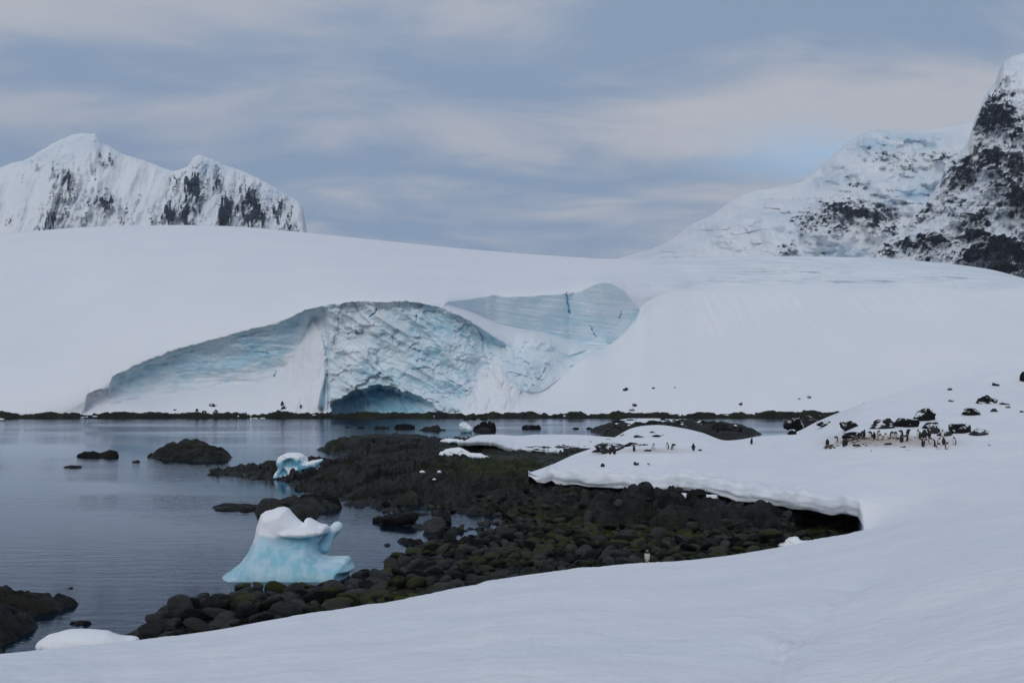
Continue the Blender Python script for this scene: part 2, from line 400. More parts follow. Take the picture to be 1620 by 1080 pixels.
def water_mat():
    m = bpy.data.materials.new('sea_water'); m.use_nodes = True; t = NT(m.node_tree); t.n.clear(); p = gpos(t)
    w1 = t.noise(t.mapping(p, (0.30, 1.15, 1), (0, 0, R(10))), 1.0, 4, 0.55, 0.4)
    w2 = t.noise(t.mapping(p, (1.0, 3.6, 1), (0, 0, R(-6))), 1.0, 3, 0.5, 0.3)
    calm = t.ramp(t.noise(t.mapping(p, (0.010, 0.045, 1), (0, 0, R(5))), 1.0, 4, 0.55), 0.38, 0.62, 0.25, 1.0)
    h = t.math('ADD', t.math('MULTIPLY', w1, 1.0), t.math('ADD', t.math('MULTIPLY', w2, 0.38), t.math('MULTIPLY', t.noise(t.mapping(p, (3.0, 9.0, 1), (0, 0, R(8))), 1.0, 2, 0.5), 0.13)))
    nb = t.node('ShaderNodeBump', ins={'Distance': 0.35, 'Height': h}); t.put(nb, 'Strength', t.math('MULTIPLY', calm, 0.16))
    gl = t.node('ShaderNodeBsdfGlossy', ins={'Color': (0.80, 0.89, 1.0, 1), 'Roughness': 0.045}); t.l.new(nb.outputs[0], gl.inputs['Normal'])
    tr = t.node('ShaderNodeBsdfTransparent', ins={'Color': (0.16, 0.30, 0.36, 1)})
    df = t.node('ShaderNodeBsdfDiffuse', ins={'Color': (0.006, 0.018, 0.034, 1)})
    body = t.node('ShaderNodeMixShader', ins={0: 0.5}); t.l.new(tr.outputs[0], body.inputs[1]); t.l.new(df.outputs[0], body.inputs[2])
    fr = t.node('ShaderNodeFresnel', ins={'IOR': 1.33}); t.l.new(nb.outputs[0], fr.inputs['Normal'])
    mx = t.node('ShaderNodeMixShader'); t.l.new(fr.outputs[0], mx.inputs[0]); t.l.new(body.outputs[0], mx.inputs[1]); t.l.new(gl.outputs[0], mx.inputs[2])
    o = t.node('ShaderNodeOutputMaterial'); t.l.new(mx.outputs[0], o.inputs[0])
    return m
def plain(name, c, rough=0.7, spec=0.3):
    m, t, b = new_mat(name); p = t.node('ShaderNodeTexCoord').outputs['Object']
    t.put(b, 'Base Color', t.mix(t.noise(p, 9.0, 4, 0.6), tuple(q * 0.8 for q in c), tuple(min(1, q * 1.15) for q in c)))
    t.put(b, 'Roughness', rough); t.put(b, 'Specular IOR Level', spec)
    return m

M_SNOW = snow_mat(); M_GLAC = far_snow_mat(); M_MTN = mountain_mat('streaked_mountain', (0.13, 0.05, 0.016), (0.045, 0.02, 0.010), ((0.012, 0.026, 0.054), (0.044, 0.066, 0.10)), 0.7, 0.5); M_PEAK = mountain_mat('ledged_mountain', (0.06, 0.05, 0.10), (0.014, 0.01, 0.06), ((0.006, 0.011, 0.024), (0.036, 0.044, 0.064))); M_SEA = water_mat()
M_ROCK = rock_mat('shore_rock', moss=0.25)
M_STONE = rock_mat('beach_stone', (0.0025, 0.0029, 0.0033), (0.047, 0.051, 0.052), moss=0.6, sc=1.6)
M_SKERRY = rock_mat('wet_skerry_rock', (0.004, 0.0043, 0.0047), (0.036, 0.038, 0.038), moss=0.12)
M_BOULDER = rock_mat('grey_boulder', (0.009, 0.0095, 0.011), (0.052, 0.054, 0.058), sc=1.3, wet=False, snowy=True)
M_FARROCK = rock_mat('far_shore_rock', (0.009, 0.009, 0.009), (0.030, 0.029, 0.025), sc=0.5, moss=0.3, wet=False)
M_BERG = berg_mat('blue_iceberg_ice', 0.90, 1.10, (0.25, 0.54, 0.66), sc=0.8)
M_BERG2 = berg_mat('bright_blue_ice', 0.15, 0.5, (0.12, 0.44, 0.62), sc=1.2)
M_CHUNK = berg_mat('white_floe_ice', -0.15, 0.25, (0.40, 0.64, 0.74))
M_PB = plain('penguin_black', (0.012, 0.012, 0.014), 0.6); M_PW = plain('penguin_white', (0.62, 0.60, 0.56), 0.8); M_PO = plain('penguin_orange', (0.35, 0.12, 0.05), 0.6)
M_BED = plain('dark_seabed', (0.02, 0.026, 0.03), 0.9)
M_NEST = plain('nest_gravel', (0.085, 0.060, 0.048), 0.9)

# ------------------------------------------------------------------ sea and seabed
def sheet(name, x0, x1, y0, y1, z, mat):
    me = mesh_np(name, [(x0, y0, z), (x1, y0, z), (x1, y1, z), (x0, y1, z)], [(0, 1, 2, 3)], False)
    return link(name, me, mat, kind='structure')
sheet("sea", -2500, 2500, -55, 3600, 0.0, M_SEA)
sheet("seabed", -2500, 2500, -55, 3600, -3.2, M_BED)

# ------------------------------------------------------------------ glacier dome with the ice cliffs
G_PC = scurve([(-80, 384), (0, 372), (70, 364), (140, 359), (220, 356.5), (280, 356), (340, 357), (400, 360), (480, 367.5), (600, 380), (720, 392), (800, 399), (900, 406), (965, 409.5), (1010, 410), (1060, 409), (1120, 408), (1200, 405), (1300, 406), (1400, 409), (1480, 415), (1560, 425), (1620, 440), (1700, 462), (2500, 560)])
G_YC = scurve([(-80, 540), (300, 560), (600, 560), (900, 520), (1000, 470), (1080, 428), (1120, 416), (1700, 412)])
A_ = scurve([(-99, 655), (128, 655), (150, 650), (180, 641), (215, 635), (250, 630), (300, 620), (350, 611), (420, 604), (445, 588), (468, 556), (484, 526), (495, 508), (504, 520), (512, 548), (517, 580), (516, 600), (520, 640), (524, 653), (724, 654), (745, 618), (765, 597), (790, 590), (808, 604), (828, 619), (850, 620), (880, 603), (900, 585), (930, 562), (960, 548), (985, 530), (1005, 506), (1012, 492), (1025, 476), (1060, 462), (1110, 452), (1300, 450), (1480, 452), (1560, 456), (1800, 478)])
YA_ = scurve([(-99, 288), (128, 288), (180, 292), (250, 299), (420, 302), (495, 305), (516, 298), (524, 289.5), (724, 290), (765, 302), (815, 299), (850, 304), (880, 311), (900, 318), (930, 325), (960, 334), (985, 342), (1012, 350), (1025, 358), (1060, 372), (1110, 384), (1300, 386), (1800, 386)])
L_ = curve([(-99, 655), (128, 655), (134, 646), (137, 628), (142, 622), (150, 618), (173, 614), (176, 604), (178, 596), (186, 590), (198, 588), (205, 583), (228, 572), (250, 565), (275, 554), (300, 548), (330, 539), (370, 528), (405, 519), (440, 512), (465, 500), (485, 490), (520, 482), (545, 479), (570, 477), (610, 478.5), (640, 477), (660, 479), (700, 487), (725, 497), (745, 508), (770, 524), (800, 543), (815, 549), (828, 541), (845, 538), (870, 545), (885, 556), (900, 563), (930, 552), (955, 549), (960, 548), (985, 530), (1005, 506), (1012, 492), (1025, 476), (1060, 462), (1110, 452), (1300, 450), (1480, 452), (1560, 456), (1800, 478)])
YL_ = scurve([(-99, 288), (128, 288), (205, 293), (300, 296), (440, 297), (520, 297), (600, 297), (700, 302), (770, 308), (815, 314), (850, 317), (900, 324), (930, 330), (960, 335), (985, 342), (1012, 350), (1025, 358), (1060, 372), (1110, 384), (1300, 386), (1800, 386)])
_lo = [(x, float(L_(x))) for x in (-99, 128, 134, 137, 142, 150, 173, 176, 178, 186, 205, 228, 250, 275, 300, 330, 370, 405, 440, 465, 485, 520, 545, 570, 610, 640, 660, 700)]
V_ = curve(_lo + [(708, 480.5), (740, 490), (775, 505), (790, 512), (830, 520), (860, 525), (900, 538), (930, 546), (960, 547), (975, 538), (985, 530), (1005, 506), (1012, 492), (1025, 476), (1060, 462), (1110, 452), (1300, 450), (1480, 452), (1560, 456), (1800, 478)])
U_ = curve(_lo + [(708, 477.5), (740, 474), (768, 469), (780, 466), (800, 469), (840, 469), (890, 465), (900, 466), (920, 460), (940, 450), (952, 447), (965, 448), (985, 458), (1000, 476), (1008, 486), (1012, 490), (1025, 476), (1060, 462), (1110, 452), (1300, 450), (1480, 452), (1560, 456), (1800, 478)])
YV_ = scurve([(-99, 288), (128, 288), (205, 293), (300, 296), (440, 297), (600, 297), (700, 302), (708, 307), (740, 324), (790, 338), (860, 345), (960, 346), (985, 347), (1012, 351), (1025, 358), (1060, 372), (1110, 384), (1300, 386), (1800, 386)])
YU_ = scurve([(-99, 288), (128, 288), (205, 293), (300, 296), (440, 297), (600, 297), (700, 302), (708, 306), (740, 321), (790, 333), (900, 337), (965, 340), (1000, 347), (1012, 351), (1025, 358), (1060, 372), (1110, 384), (1300, 386), (1800, 386)])
CAVE = curve([(0, 900), (517, 900), (518, 655), (523, 641), (532, 632), (546, 626), (558, 619), (578, 614), (592, 609), (603, 607), (612, 611), (626, 613), (640, 620), (655, 622), (670, 631), (684, 637), (694, 647), (704, 655), (705, 900), (1800, 900)])
PFOOT = 656.0
_gx = np.arange(-400, 2100, 4.0); _gk = np.exp(-(np.arange(-30, 31) * 4.0 / 38.0) ** 2); _gk /= _gk.sum()
US_ = curve(list(zip(_gx, np.convolve(np.pad(U_(_gx), 30, mode='edge'), _gk, 'valid')))); YUS_ = curve(list(zip(_gx, np.convolve(np.pad(YU_(_gx), 30, mode='edge'), _gk, 'valid'))))
def prof(s): return 0.5 * s**1.5 + 0.5 * (1 - np.sqrt(np.clip(1 - s*s, 0, 1)))
def glacier_Y(px, py):
    """distance of the smooth glacier surface along one column of sight lines"""
    a, l, v, u = float(A_(px)), float(L_(px)), float(V_(px)), float(U_(px))
    pc, yc = float(G_PC(px)), float(G_YC(px)); yu = float(YU_(px))
    l = min(l, a); v = min(v, l); u = min(u, v)
    K = np.array([PFOOT + 6, PFOOT, a, l, v, u]); Y = np.array([286.5, 288, float(YA_(px)), float(YL_(px)), float(YV_(px)), yu])
    for k in range(1, 6): K[k] = min(K[k], K[k-1] - 0.02)
    lowp = 1.0 / np.interp(-py, -K, 1.0 / Y)
    s = np.clip((K[5] - py) / (K[5] - pc), 0, 1)
    us, yus = float(US_(px)), float(YUS_(px))
    D = lambda q: yus + (yc - yus) * prof(np.clip((us - q) / (us - pc), 0, 1))
    dome = D(py) + (yu - D(K[5])) * np.exp(-np.maximum(K[5] - py, 0) / 16.0)
    return np.where(py < K[5], dome, lowp), K
def seg_d(px, py, a, b):
    ex, ey = b[0]-a[0], b[1]-a[1]; t = np.clip(((px-a[0])*ex + (py-a[1])*ey) / (ex*ex + ey*ey), 0, 1)
    return np.hypot(px - a[0] - t*ex, py - a[1] - t*ey)
def build_glacier():
    cols = np.concatenate([np.arange(-700, -80, 20.0), np.arange(-80, 125, 4.0), np.arange(125, 1030, 1.15), np.arange(1030, 1705, 3.0), np.arange(1705, 2500, 20.0)])
    nr = 340; rows = np.linspace(0, 1, nr) ** 1.0
    PX = np.zeros((nr, len(cols))); PY = PX.copy(); Y = PX.copy(); KK = np.zeros((6, len(cols)))
    jit = 1.6 * fbm(cols / 9.0, cols * 0, 77, 3)            # ragged lip line
    for c, px in enumerate(cols):
        pc = float(G_PC(px)); top = pc
        py = PFOOT + 6 - (PFOOT + 6 - top) * rows
        y, K = glacier_Y(px, py)
        PX[:, c] = px; PY[:, c] = py; Y[:, c] = y; KK[:, c] = K
    a, l, v, u = KK[2], KK[3], KK[4], KK[5]
    kern = np.exp(-(np.arange(-40, 41) / 17.0) ** 2); kern /= kern.sum()
    Ysm = np.stack([np.convolve(np.pad(r_, 40, mode='edge'), kern, 'valid') for r_ in Y])
    Y = lerp(Y, Ysm, ss(1, 18, PY - a) * ss(815, 850, PX) * ss(1090, 1050, PX))
    Y = lerp(Y, Ysm, ss(4, 30, u - PY) * ss(690, 720, PX) * ss(1090, 1050, PX) * ss(0, 10, PY - G_PC(PX)))
    lj = l + np.where((cols > 135) & (cols < 830), jit, 0)
    X0 = (PX - CX) / F * Y; Z0 = HC + (HY - PY) / F * Y
    face = ss(-1.0, 1.0, PY - lj) * ss(0.5, -0.8, PY - a) * (cols > 130) * (cols < 962)
    wall = ss(-0.8, 0.8, PY - u) * ss(0.8, -0.8, PY - v) * (cols > 704) * (cols < 1013)
    # --- shape of the main face
    t = np.clip((PY - l) / np.maximum(a - l, 1), 0, 1); bowl = np.sin(np.pi * t) ** 0.8
    hgt = np.minimum((a - l) / 60.0, 1.0)
    main = ss(470, 520, PX) * ss(830, 770, PX); left = ss(500, 460, PX)
    rub = ss(800, 830, PX) * ss(965, 940, PX)
    dY = face * hgt * (2.4 * left + 4.0 * main + 1.5 * rub) * bowl
    dY += face * 1.1 * ss(1.5, 7.0, PY - lj) * ss(30, 12, PY - lj) * (cols < 800) * np.minimum((a - l) / 25, 1)     # undercut below the lip
    cave = ss(-1.0, 9.0, PY - CAVE(PX + 5 * fbm(PX/14, PY/14, 99, 3)) + 2.5 * fbm(PX/10, PY/10, 100, 3)) * (1 - 0.8 * ss(610, 700, PX))
    dY += 13 * cave
    # fractured relief
    ca, sa = math.cos(R(32)), math.sin(R(32)); P = X0 * ca - Z0 * sa; Q = X0 * sa + Z0 * ca
    b1, e1 = blocks(P / 14.0 + 0.55 * fbm(X0/9, Z0/9, 3, 3), Q / 8.0 + 0.55 * fbm(X0/9, Z0/9, 4, 3), 11)
    b2, e2 = blocks(P / 5.6 + 0.6 * fbm(X0/4, Z0/4, 5, 3), Q / 3.2 + 0.5 * fbm(X0/4, Z0/4, 7, 3), 12)
    b3, e3 = blocks(P / 2.2, Q / 1.2 + 0.3 * pn(X0/2, Z0/2, 6), 13)
    rg = ridged(P / 22.0 + 0.4 * pn(X0/15, Z0/15, 22), Q / 9.0, 21, 4, 0.5)
    chaos = face * (0.16 * left + 1.0 * main + 0.45 * rub) + 0.55 * cave
    chaos = 0.62 * np.clip(chaos, 0, 1.1)
    dY -= chaos * (3.6 * b1 + 1.25 * b2 + 0.22 * b3 + 2.6 * (rg - 0.9) + 1.6 * fbm(P/13.0, Q/5.0, 31, 4, 0.5))
    dY += chaos * (0.5 * ss(0.16, 0.0, e1) + 0.1 * ss(0.12, 0.0, e2))
    dY -= face * left * (1.1 * fbm(X0/14, Z0/4, 41, 4) + 0.5 * fbm(X0/3, Z0/1.2, 42, 3) * ss(34, 8, PY - lj))
    # rubble block and soft fallen ice right of the main face
    blk = np.exp(-(((PX - 842)/34.0)**4 + ((PY - 592)/32.0)**4)); dY -= 4.5 * blk * (0.7 + 0.5 * b2)
    fall = ss(700, 755, PX + 14 * fbm(PX/18, PY/18, 97, 3)) * ss(830, 795, PX) * ss(-60, 12, PY - a + 22 * fbm(PX/22, PY/22, 98, 3)) * ss(657, 640, PY)
    dY -= fall * (1.6 * fbm(X0/5, Z0/9, 51, 4) + 0.7 * fbm(X0/1.8, Z0/3, 52, 3))
    crags = np.exp(-((PX - 842)/60.0)**2 - ((PY - 545)/10.0)**2); dY -= crags * 2.2 * fbm(X0/7, Z0/4, 91, 4)
    crag2 = np.exp(-((PX - 925)/40.0)**2 - ((PY - 556)/9.0)**2); dY -= crag2 * 1.8 * fbm(X0/6, Z0/3.5, 92, 4)
    # upper wall: gentle folds, layered
    dY += wall * (2.2 * fbm(X0/22, Z0/30, 61, 3) + 0.15 * fbm(X0/30, (Z0 + 0.12*X0)/0.9, 62, 3))
    dY -= wall * 1.3 * np.exp(-((PX - 775)/7.0)**2) - wall * 2.2 * np.exp(-((PX - 903)/10.0)**2) + wall * 2.5 * np.exp(-((PX - 940)/24.0)**2)
    # snow undulation, wind scoop under the right crest
    openS = (1 - face) * (1 - wall)
    dY += openS * (1.6 * fbm(X0/60, Z0/25, 71, 3)) * ss(656, 640, PY) * ss(0, 12, PY - G_PC(PX))
    scoop = ss(985, 1060, PX) * ss(-2, 4, PY - G_PC(PX)) * ss(462, 444, PY + 7 * fbm(PX/90, PY/40, 73, 3))
    dY += scoop * (1.5 + 1.6 * fbm(X0/26 + Z0/9, Z0/3.0, 74, 4) + 0.4 * fbm(X0/6 + Z0/4, Z0/1.2, 75, 3))
    flutes = ss(1020, 1090, PX) * ss(455, 475, PY) * ss(560, 510, PY)
    dY += flutes * 0.5 * fbm(X0/1.6, Z0/30, 76, 3)
    cone = ss(435, 470, PX) * ss(540, 505, PX) * ss(-8, 8, PY - a)
    dY -= cone * (0.8 * fbm(X0/3, Z0/8, 78, 3))
    # cracks
    crack = np.zeros_like(PX)
    WX = PX + 1.6 * fbm(PX/5, PY/5, 95, 3); WY = PY + 1.2 * fbm(PX/6, PY/4, 96, 3)
    for pts, w in (([(896, 463), (897, 470), (899, 484), (901, 494)], 1.7), ([(934, 516), (938, 524), (943, 534)], 0.3), ([(984, 492), (980, 503)], 0.35),
                   ([(864, 581), (860, 590)], 0.9), ([(860, 590), (851, 600)], 0.3), ([(596, 489), (592, 496), (584, 502)], 1.4), ([(659, 498), (658, 509)], 1.2), ([(690, 579), (699, 577)], 0.9), ([(437, 588), (434, 595)], 0.7), ([(402, 556), (426, 559)], 0.8), ([(560, 520), (566, 528)], 0.7), ([(742, 545), (752, 552)], 0.7), ([(655, 552), (666, 556)], 0.8)):
        for p, q in zip(pts[:-1], pts[1:]): crack = np.maximum(crack, ss(w * 0.8 + 0.35, w * 0.25, seg_d(WX, WY, p, q)))
    dY += 0.9 * crack
    wedge = ss(2, -2, seg_d(PX, PY, (516, 592), (509, 646)) - 4.5 * ss(585, 640, PY)); dY += 4.0 * wedge * (PX > 495)
    Yf = Y + dY
    X = (PX - CX) / F * Yf; Z = HC + (HY - PY) / F * Yf
    # hidden far side, so the dome is a body and not a shell
    bx, by, bz = [], [], []
    for k, (d, dz) in enumerate(((6, -0.15), (40, -3), (150, -25), (420, -90))):
        yy = Yf[-1] + d; bx.append((cols - CX) / F * yy); by.append(yy); bz.append(np.maximum(Z[-1] + dz, -2))
    X = np.vstack([X] + [q[None] for q in bx]); Yf = np.vstack([Yf] + [q[None] for q in by]); Z = np.vstack([Z] + [q[None] for q in bz])
    pad = lambda m: np.vstack([m, np.zeros((4, m.shape[1]))])
    soft = ss(4, -42, PY - a + 14 * fbm(PX/16, PY/10, 103, 4)) * ss(140, 215, PX + 25 * fbm(PX/16, PY/10, 104, 3)) * left + (1 - left)                                      # powder at the foot of the left face
    ice = face * soft * (1 - 0.85 * fall) * (1 - 0.35 * rub)
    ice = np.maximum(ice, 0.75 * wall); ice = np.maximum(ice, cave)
    ice = np.maximum(ice, 0.30 * scoop * (0.75 + 0.5 * fbm(X0/40, Z0/8, 79, 3)))
    ice = np.maximum(ice, 0.8 * wedge * (PX > 495)); ice = np.maximum(ice, 0.3 * np.clip(crags + crag2, 0, 1))
    ice = np.maximum(ice, 0.35 * np.exp(-((PX - 930)/70.0)**2 - ((PY - 441 + (PX - 930) * 0.03)/3.5)**2))
    ice = ice * (1 - 0.55 * ss(0.0, 1.0, face * main * ss(20, -60, PX + 0.55*(PY-560) - 600)))   # paler ice left of the arch
    gx_ = [np.gradient(q, axis=1) for q in (X[:nr], Yf[:nr], Z[:nr])]; gs_ = [np.gradient(q, axis=0) for q in (X[:nr], Yf[:nr], Z[:nr])]
    N_ = np.stack([gx_[1]*gs_[2] - gx_[2]*gs_[1], gx_[2]*gs_[0] - gx_[0]*gs_[2], gx_[0]*gs_[1] - gx_[1]*gs_[0]], -1); nzv = N_[..., 2] / np.maximum(np.linalg.norm(N_, axis=-1), 1e-9)
    if np.median(nzv) < 0: nzv = -nzv
    ice = ice * (1 - 0.65 * ss(0.36, 0.66, nzv) * np.clip(face * main + 0.6 * face * rub, 0, 1) * (1 - cave))         # snow caught on the ledges
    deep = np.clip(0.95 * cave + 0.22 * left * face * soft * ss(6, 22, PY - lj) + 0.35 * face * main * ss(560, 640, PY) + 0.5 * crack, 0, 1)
    layer_shade = np.clip(1.0 * scoop * (0.8 + 0.5 * fbm(X0/30 + Z0/6, Z0/5, 80, 3)) + 0.75 * wall * ss(545, 500, PY) + 0.18 * face * ss(16, 4, PY - lj) * (PX < 500), 0, 1)  # grey shade of the right scarp put into the colour, plus layered wall
    dirt_and_dark = 0.9 * np.exp(-((PX - 706)/12.0)**2 - ((PY - 650)/5.0)**2) * ss(-0.1, 0.4, fbm(X0/1.2, Z0/1.2, 88, 3)) + 0.7 * np.exp(-((PX - 509)/4.0)**2 - ((PY - 648)/6.0)**2)
    dirt_and_dark = np.maximum(dirt_and_dark, 0.22 * ss(4, 0.5, np.abs(PY - lj - 1.0)) * face * (PX > 150) * (PX < 500))  # thin darker line along the left part of the lip
    attrs = {'ice': pad(ice), 'deep': pad(deep), 'layer_shade': pad(layer_shade), 'crack': pad(crack), 'dirt_and_dark': pad(np.clip(dirt_and_dark, 0, 1))}
    # split: open snow / lower cliff / upper wall
    pc_ = np.zeros((X.shape[0] - 1, X.shape[1] - 1), int)
    fm = pad((PY > l) & (PY < np.maximum(a, np.where((cols > 517) & (cols < 724), PFOOT + 6, a))) & (cols > 130) & (cols < 962)) > 0.5
    wm = pad((PY > u) & (PY < v) & (cols > 704) & (cols < 1013)) > 0.5
    pc_[fm[:-1, :-1]] = 1; pc_[wm[:-1, :-1]] = 2
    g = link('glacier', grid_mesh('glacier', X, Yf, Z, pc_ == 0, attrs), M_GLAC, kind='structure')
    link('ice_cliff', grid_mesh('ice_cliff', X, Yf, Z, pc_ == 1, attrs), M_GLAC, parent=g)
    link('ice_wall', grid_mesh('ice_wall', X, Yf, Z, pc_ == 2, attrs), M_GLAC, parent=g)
build_glacier()

# far shore: a low dark band of rock between the sea and the glacier
def build_far_shore():
    cols = np.concatenate([np.arange(-700, -70, 8.0), np.arange(-70, 1330, 1.6)]); yy = np.linspace(279, 292, 26)
    PX, Y = np.meshgrid(cols, yy); X = (PX - CX) / F * Y
    edge = 283.6 + 1.3 * fbm(X/22, X*0, 5, 4)
    crest = 1.2 + 0.7 * fbm(X/9, X*0 + 3, 6, 5) + 0.35 * ss(1150, 1240, PX)
    z = -0.5 + (crest + 0.5) * ss(0, 4.2, Y - edge) + 0.42 * blocks(X/1.3, Y/1.0, 8)[0] * ss(0, 1, Y - edge) + 0.35 * blocks(X/3.5, Y/2.2, 9)[0]
    z = np.where(Y > 290, z - (Y - 290) * 0.8, z)
    link('far_shore', grid_mesh('far_shore', X, Y, z), M_FARROCK, kind='structure')
build_far_shore()

# ------------------------------------------------------------------ distant mountains
def blobs(PX, PY, L):
    s = np.zeros_like(PX)
    for x, y, rx, ry, w in L: s = np.maximum(s, w * np.exp(-(np.abs((PX - x)/rx)**2.4 + np.abs((PY - y)/ry)**2.4)))
    return s
def mountain(name, outline, base, y0, y1, rocks, ices, gully, seed, step=1.7, nr=160, amp=1.0, x0=None, x1=None, streak=0.6, strata=0.0, mat=None, boost=lambda x: 1.0):
    top = curve(outline); xs = [p[0] for p in outline]
    cols = np.arange(x0 if x0 is not None else xs[0], (x1 if x1 is not None else xs[-1]) + 0.1, step)
    tj = top(cols) + 0.9 * fbm(cols / 7.0, cols * 0, seed, 4)
    s = np.linspace(0, 1, nr)[:, None]; PX = np.repeat(cols[None], nr, 0); PY = base(cols)[None] + (tj - base(cols))[None] * s
    Y = lerp(y0, y1, 0.6 * s**1.2 + 0.4 * (1 - np.sqrt(1 - np.clip(s, 0, 1)**2)))
    if streak > 0.3: WX, WY = PX + 9 * fbm(PX/12, PY/40, seed + 20, 4), PY + 24 * fbm(PX/4.5, PY/60, seed + 21, 3)
    else: WX, WY = PX + 22 * fbm(PX/30, PY/9, seed + 20, 4), PY + 9 * fbm(PX/12, PY/9, seed + 21, 4)
    rk = blobs(WX, WY, rocks) * boost(PX)
    ang = gully; U = (PX + (PY - 300) * ang)
    rel = streak * (ridged(U / 42.0, PY / 170.0, seed + 1, 3, 0.45) - 0.8) + (1 - streak) * 1.3 * fbm(U / 70.0, PY / 55.0, seed + 1, 4)
    rel2 = ridged(U / 13.0, PY / (60.0 if streak > 0.3 else 22.0), seed + 2, 4, 0.6) - 0.8
    blk = blocks(U / 9.0, PY / (14.0 if streak > 0.3 else 7.0), seed + 3)[0]; blk2 = blocks(PX / 3.6, PY / 4.2, seed + 4)[0]
    cw = 0.5 * fbm(PX/20, PY/20, seed + 12, 3); big = blocks(U / (8.0 if streak > 0.3 else 24.0) + cw, PY / (30.0 if streak > 0.3 else 13.0) + cw, seed + 11, 1.2)[0]; mid = blocks(U / (3.5 if streak > 0.3 else 9.0) + cw, PY / (13.0 if streak > 0.3 else 5.5), seed + 13, 1.2)[0]
    ic = blobs(PX, PY, ices)
    k = amp * (y1 - y0) * ss(1.0, 0.93, s)
    st = (PY + 0.24 * PX + 9 * fbm(PX / 40, PY / 40, seed + 8, 3)) / 19.0; saw = st - np.floor(st)
    led = strata * (ss(0.0, 0.75, saw) - ss(0.8, 1.0, saw) - 0.4)
    Y = Y - k * (0.085 * rel + (0.004 + 0.085 * rk) * rel2 + 0.10 * rk * blk + 0.05 * rk * blk2 + 0.16 * rk * big + 0.05 * led * rk + 0.045 * ic * blocks(U / 26.0, PY / 7.0, seed + 9)[0] + 0.009 * fbm(PX / 22, PY / 14, seed + 10, 4))
    rockv = np.clip(rk * (0.70 + 0.34 * rel2 + 0.5 * blk + 0.42 * fbm(U/4.0, PY/(20.0 if streak > 0.3 else 6.0), seed + 6, 4)), 0, 1.2)
    rockv = rockv * (1 - strata * 0.8 * ss(0.42, 0.2, saw))
    rockv = rockv * ss(1.0, 0.965, s)
    X = (PX - CX) / F * Y; Z = HC + (HY - PY) / F * Y
    bx = [(cols - CX) / F * (Y[-1] + d) for d in (60, 500)]; by = [Y[-1] + d for d in (60, 500)]; bz = [Z[-1] - 8, np.full(len(cols), -5.0)]
    X = np.vstack([X] + bx); Z = np.vstack([Z] + bz); Y = np.vstack([Y] + by)
    gx = [np.gradient(q, axis=1) for q in (X[:nr], Y[:nr], Z[:nr])]; gs = [np.gradient(q, axis=0) for q in (X[:nr], Y[:nr], Z[:nr])]
    N = np.stack([gx[1]*gs[2] - gx[2]*gs[1], gx[2]*gs[0] - gx[0]*gs[2], gx[0]*gs[1] - gx[1]*gs[0]], -1); nz = np.abs(N[..., 2]) / np.maximum(np.linalg.norm(N, axis=-1), 1e-9)
    rockv = np.clip(0.22 * rockv + np.clip(rk, 0, 1.1) * (0.20 * ss(0.72, 0.38, nz) + 0.34 + 0.55 * big + 0.24 * mid + 0.16 * ss(0.5, 1.0, rk)), 0, 1.2) * ss(1.0, 0.965, s)
    pad = lambda m: np.vstack([m, m[-1:], m[-1:]])
    link(name, grid_mesh(name, X, Y, Z, None, {'rock': pad(rockv), 'ice': pad(ic)}), mat or M_MTN, kind='structure')
cb = lambda v: (lambda x: np.full(np.shape(x), float(v)))
mountain('left_mountain', [(-420, 350), (-240, 318), (-90, 290), (-40, 276), (0, 265), (20, 257), (38, 254), (60, 241), (85, 226), (100, 219), (118, 212), (135, 210.5), (150, 211.5), (156, 217), (162, 226), (175, 232), (195, 244), (220, 251), (245, 260), (262, 267), (276, 271), (284, 268), (296, 264), (302, 256), (306, 249), (314, 245), (330, 249), (346, 256), (356, 261), (380, 269), (405, 280), (430, 293), (455, 308), (472, 318), (479, 324), (480, 334), (484, 356), (488, 380), (520, 400)],
         cb(392), 2350, 2700,
         [(103, 287, 17, 20, 1.0), (99, 319, 19, 18, 0.95), (118, 318, 10, 16, 0.8), (80, 352, 22, 13, 0.95), (60, 358, 9, 9, 0.7), (166, 320, 24, 16, 0.9), (145, 326, 14, 12, 0.75), (196, 350, 12, 9, 0.7), (130, 352, 12, 10, 0.7), (163, 257, 10, 8, 0.8), (140, 254, 4, 9, 0.6), (218, 310, 5, 12, 0.55), (240, 345, 10, 14, 0.7), (313, 300, 13, 38, 1.15), (300, 290, 12, 20, 0.95), (275, 292, 7, 8, 0.85), (272, 336, 17, 22, 1.05), (295, 335, 12, 26, 1.0), (346, 290, 6, 24, 0.8), (358, 335, 15, 34, 1.15), (394, 318, 26, 27, 0.95), (404, 345, 22, 18, 1.0), (440, 330, 15, 16, 0.95), (462, 340, 8, 10, 0.9), (458, 361, 18, 8, 0.85), (35, 268, 6, 7, 0.5), (60, 258, 4, 7, 0.5), (82, 276, 5, 10, 0.6), (14, 345, 10, 6, 0.5)],
         [(60, 245, 60, 22, 0.5), (140, 225, 40, 12, 0.5), (330, 262, 30, 14, 0.5), (440, 305, 40, 14, 0.5)], 0.35, 101, boost=lambda x: lerp(0.95, 1.08, ss(235, 275, x)))
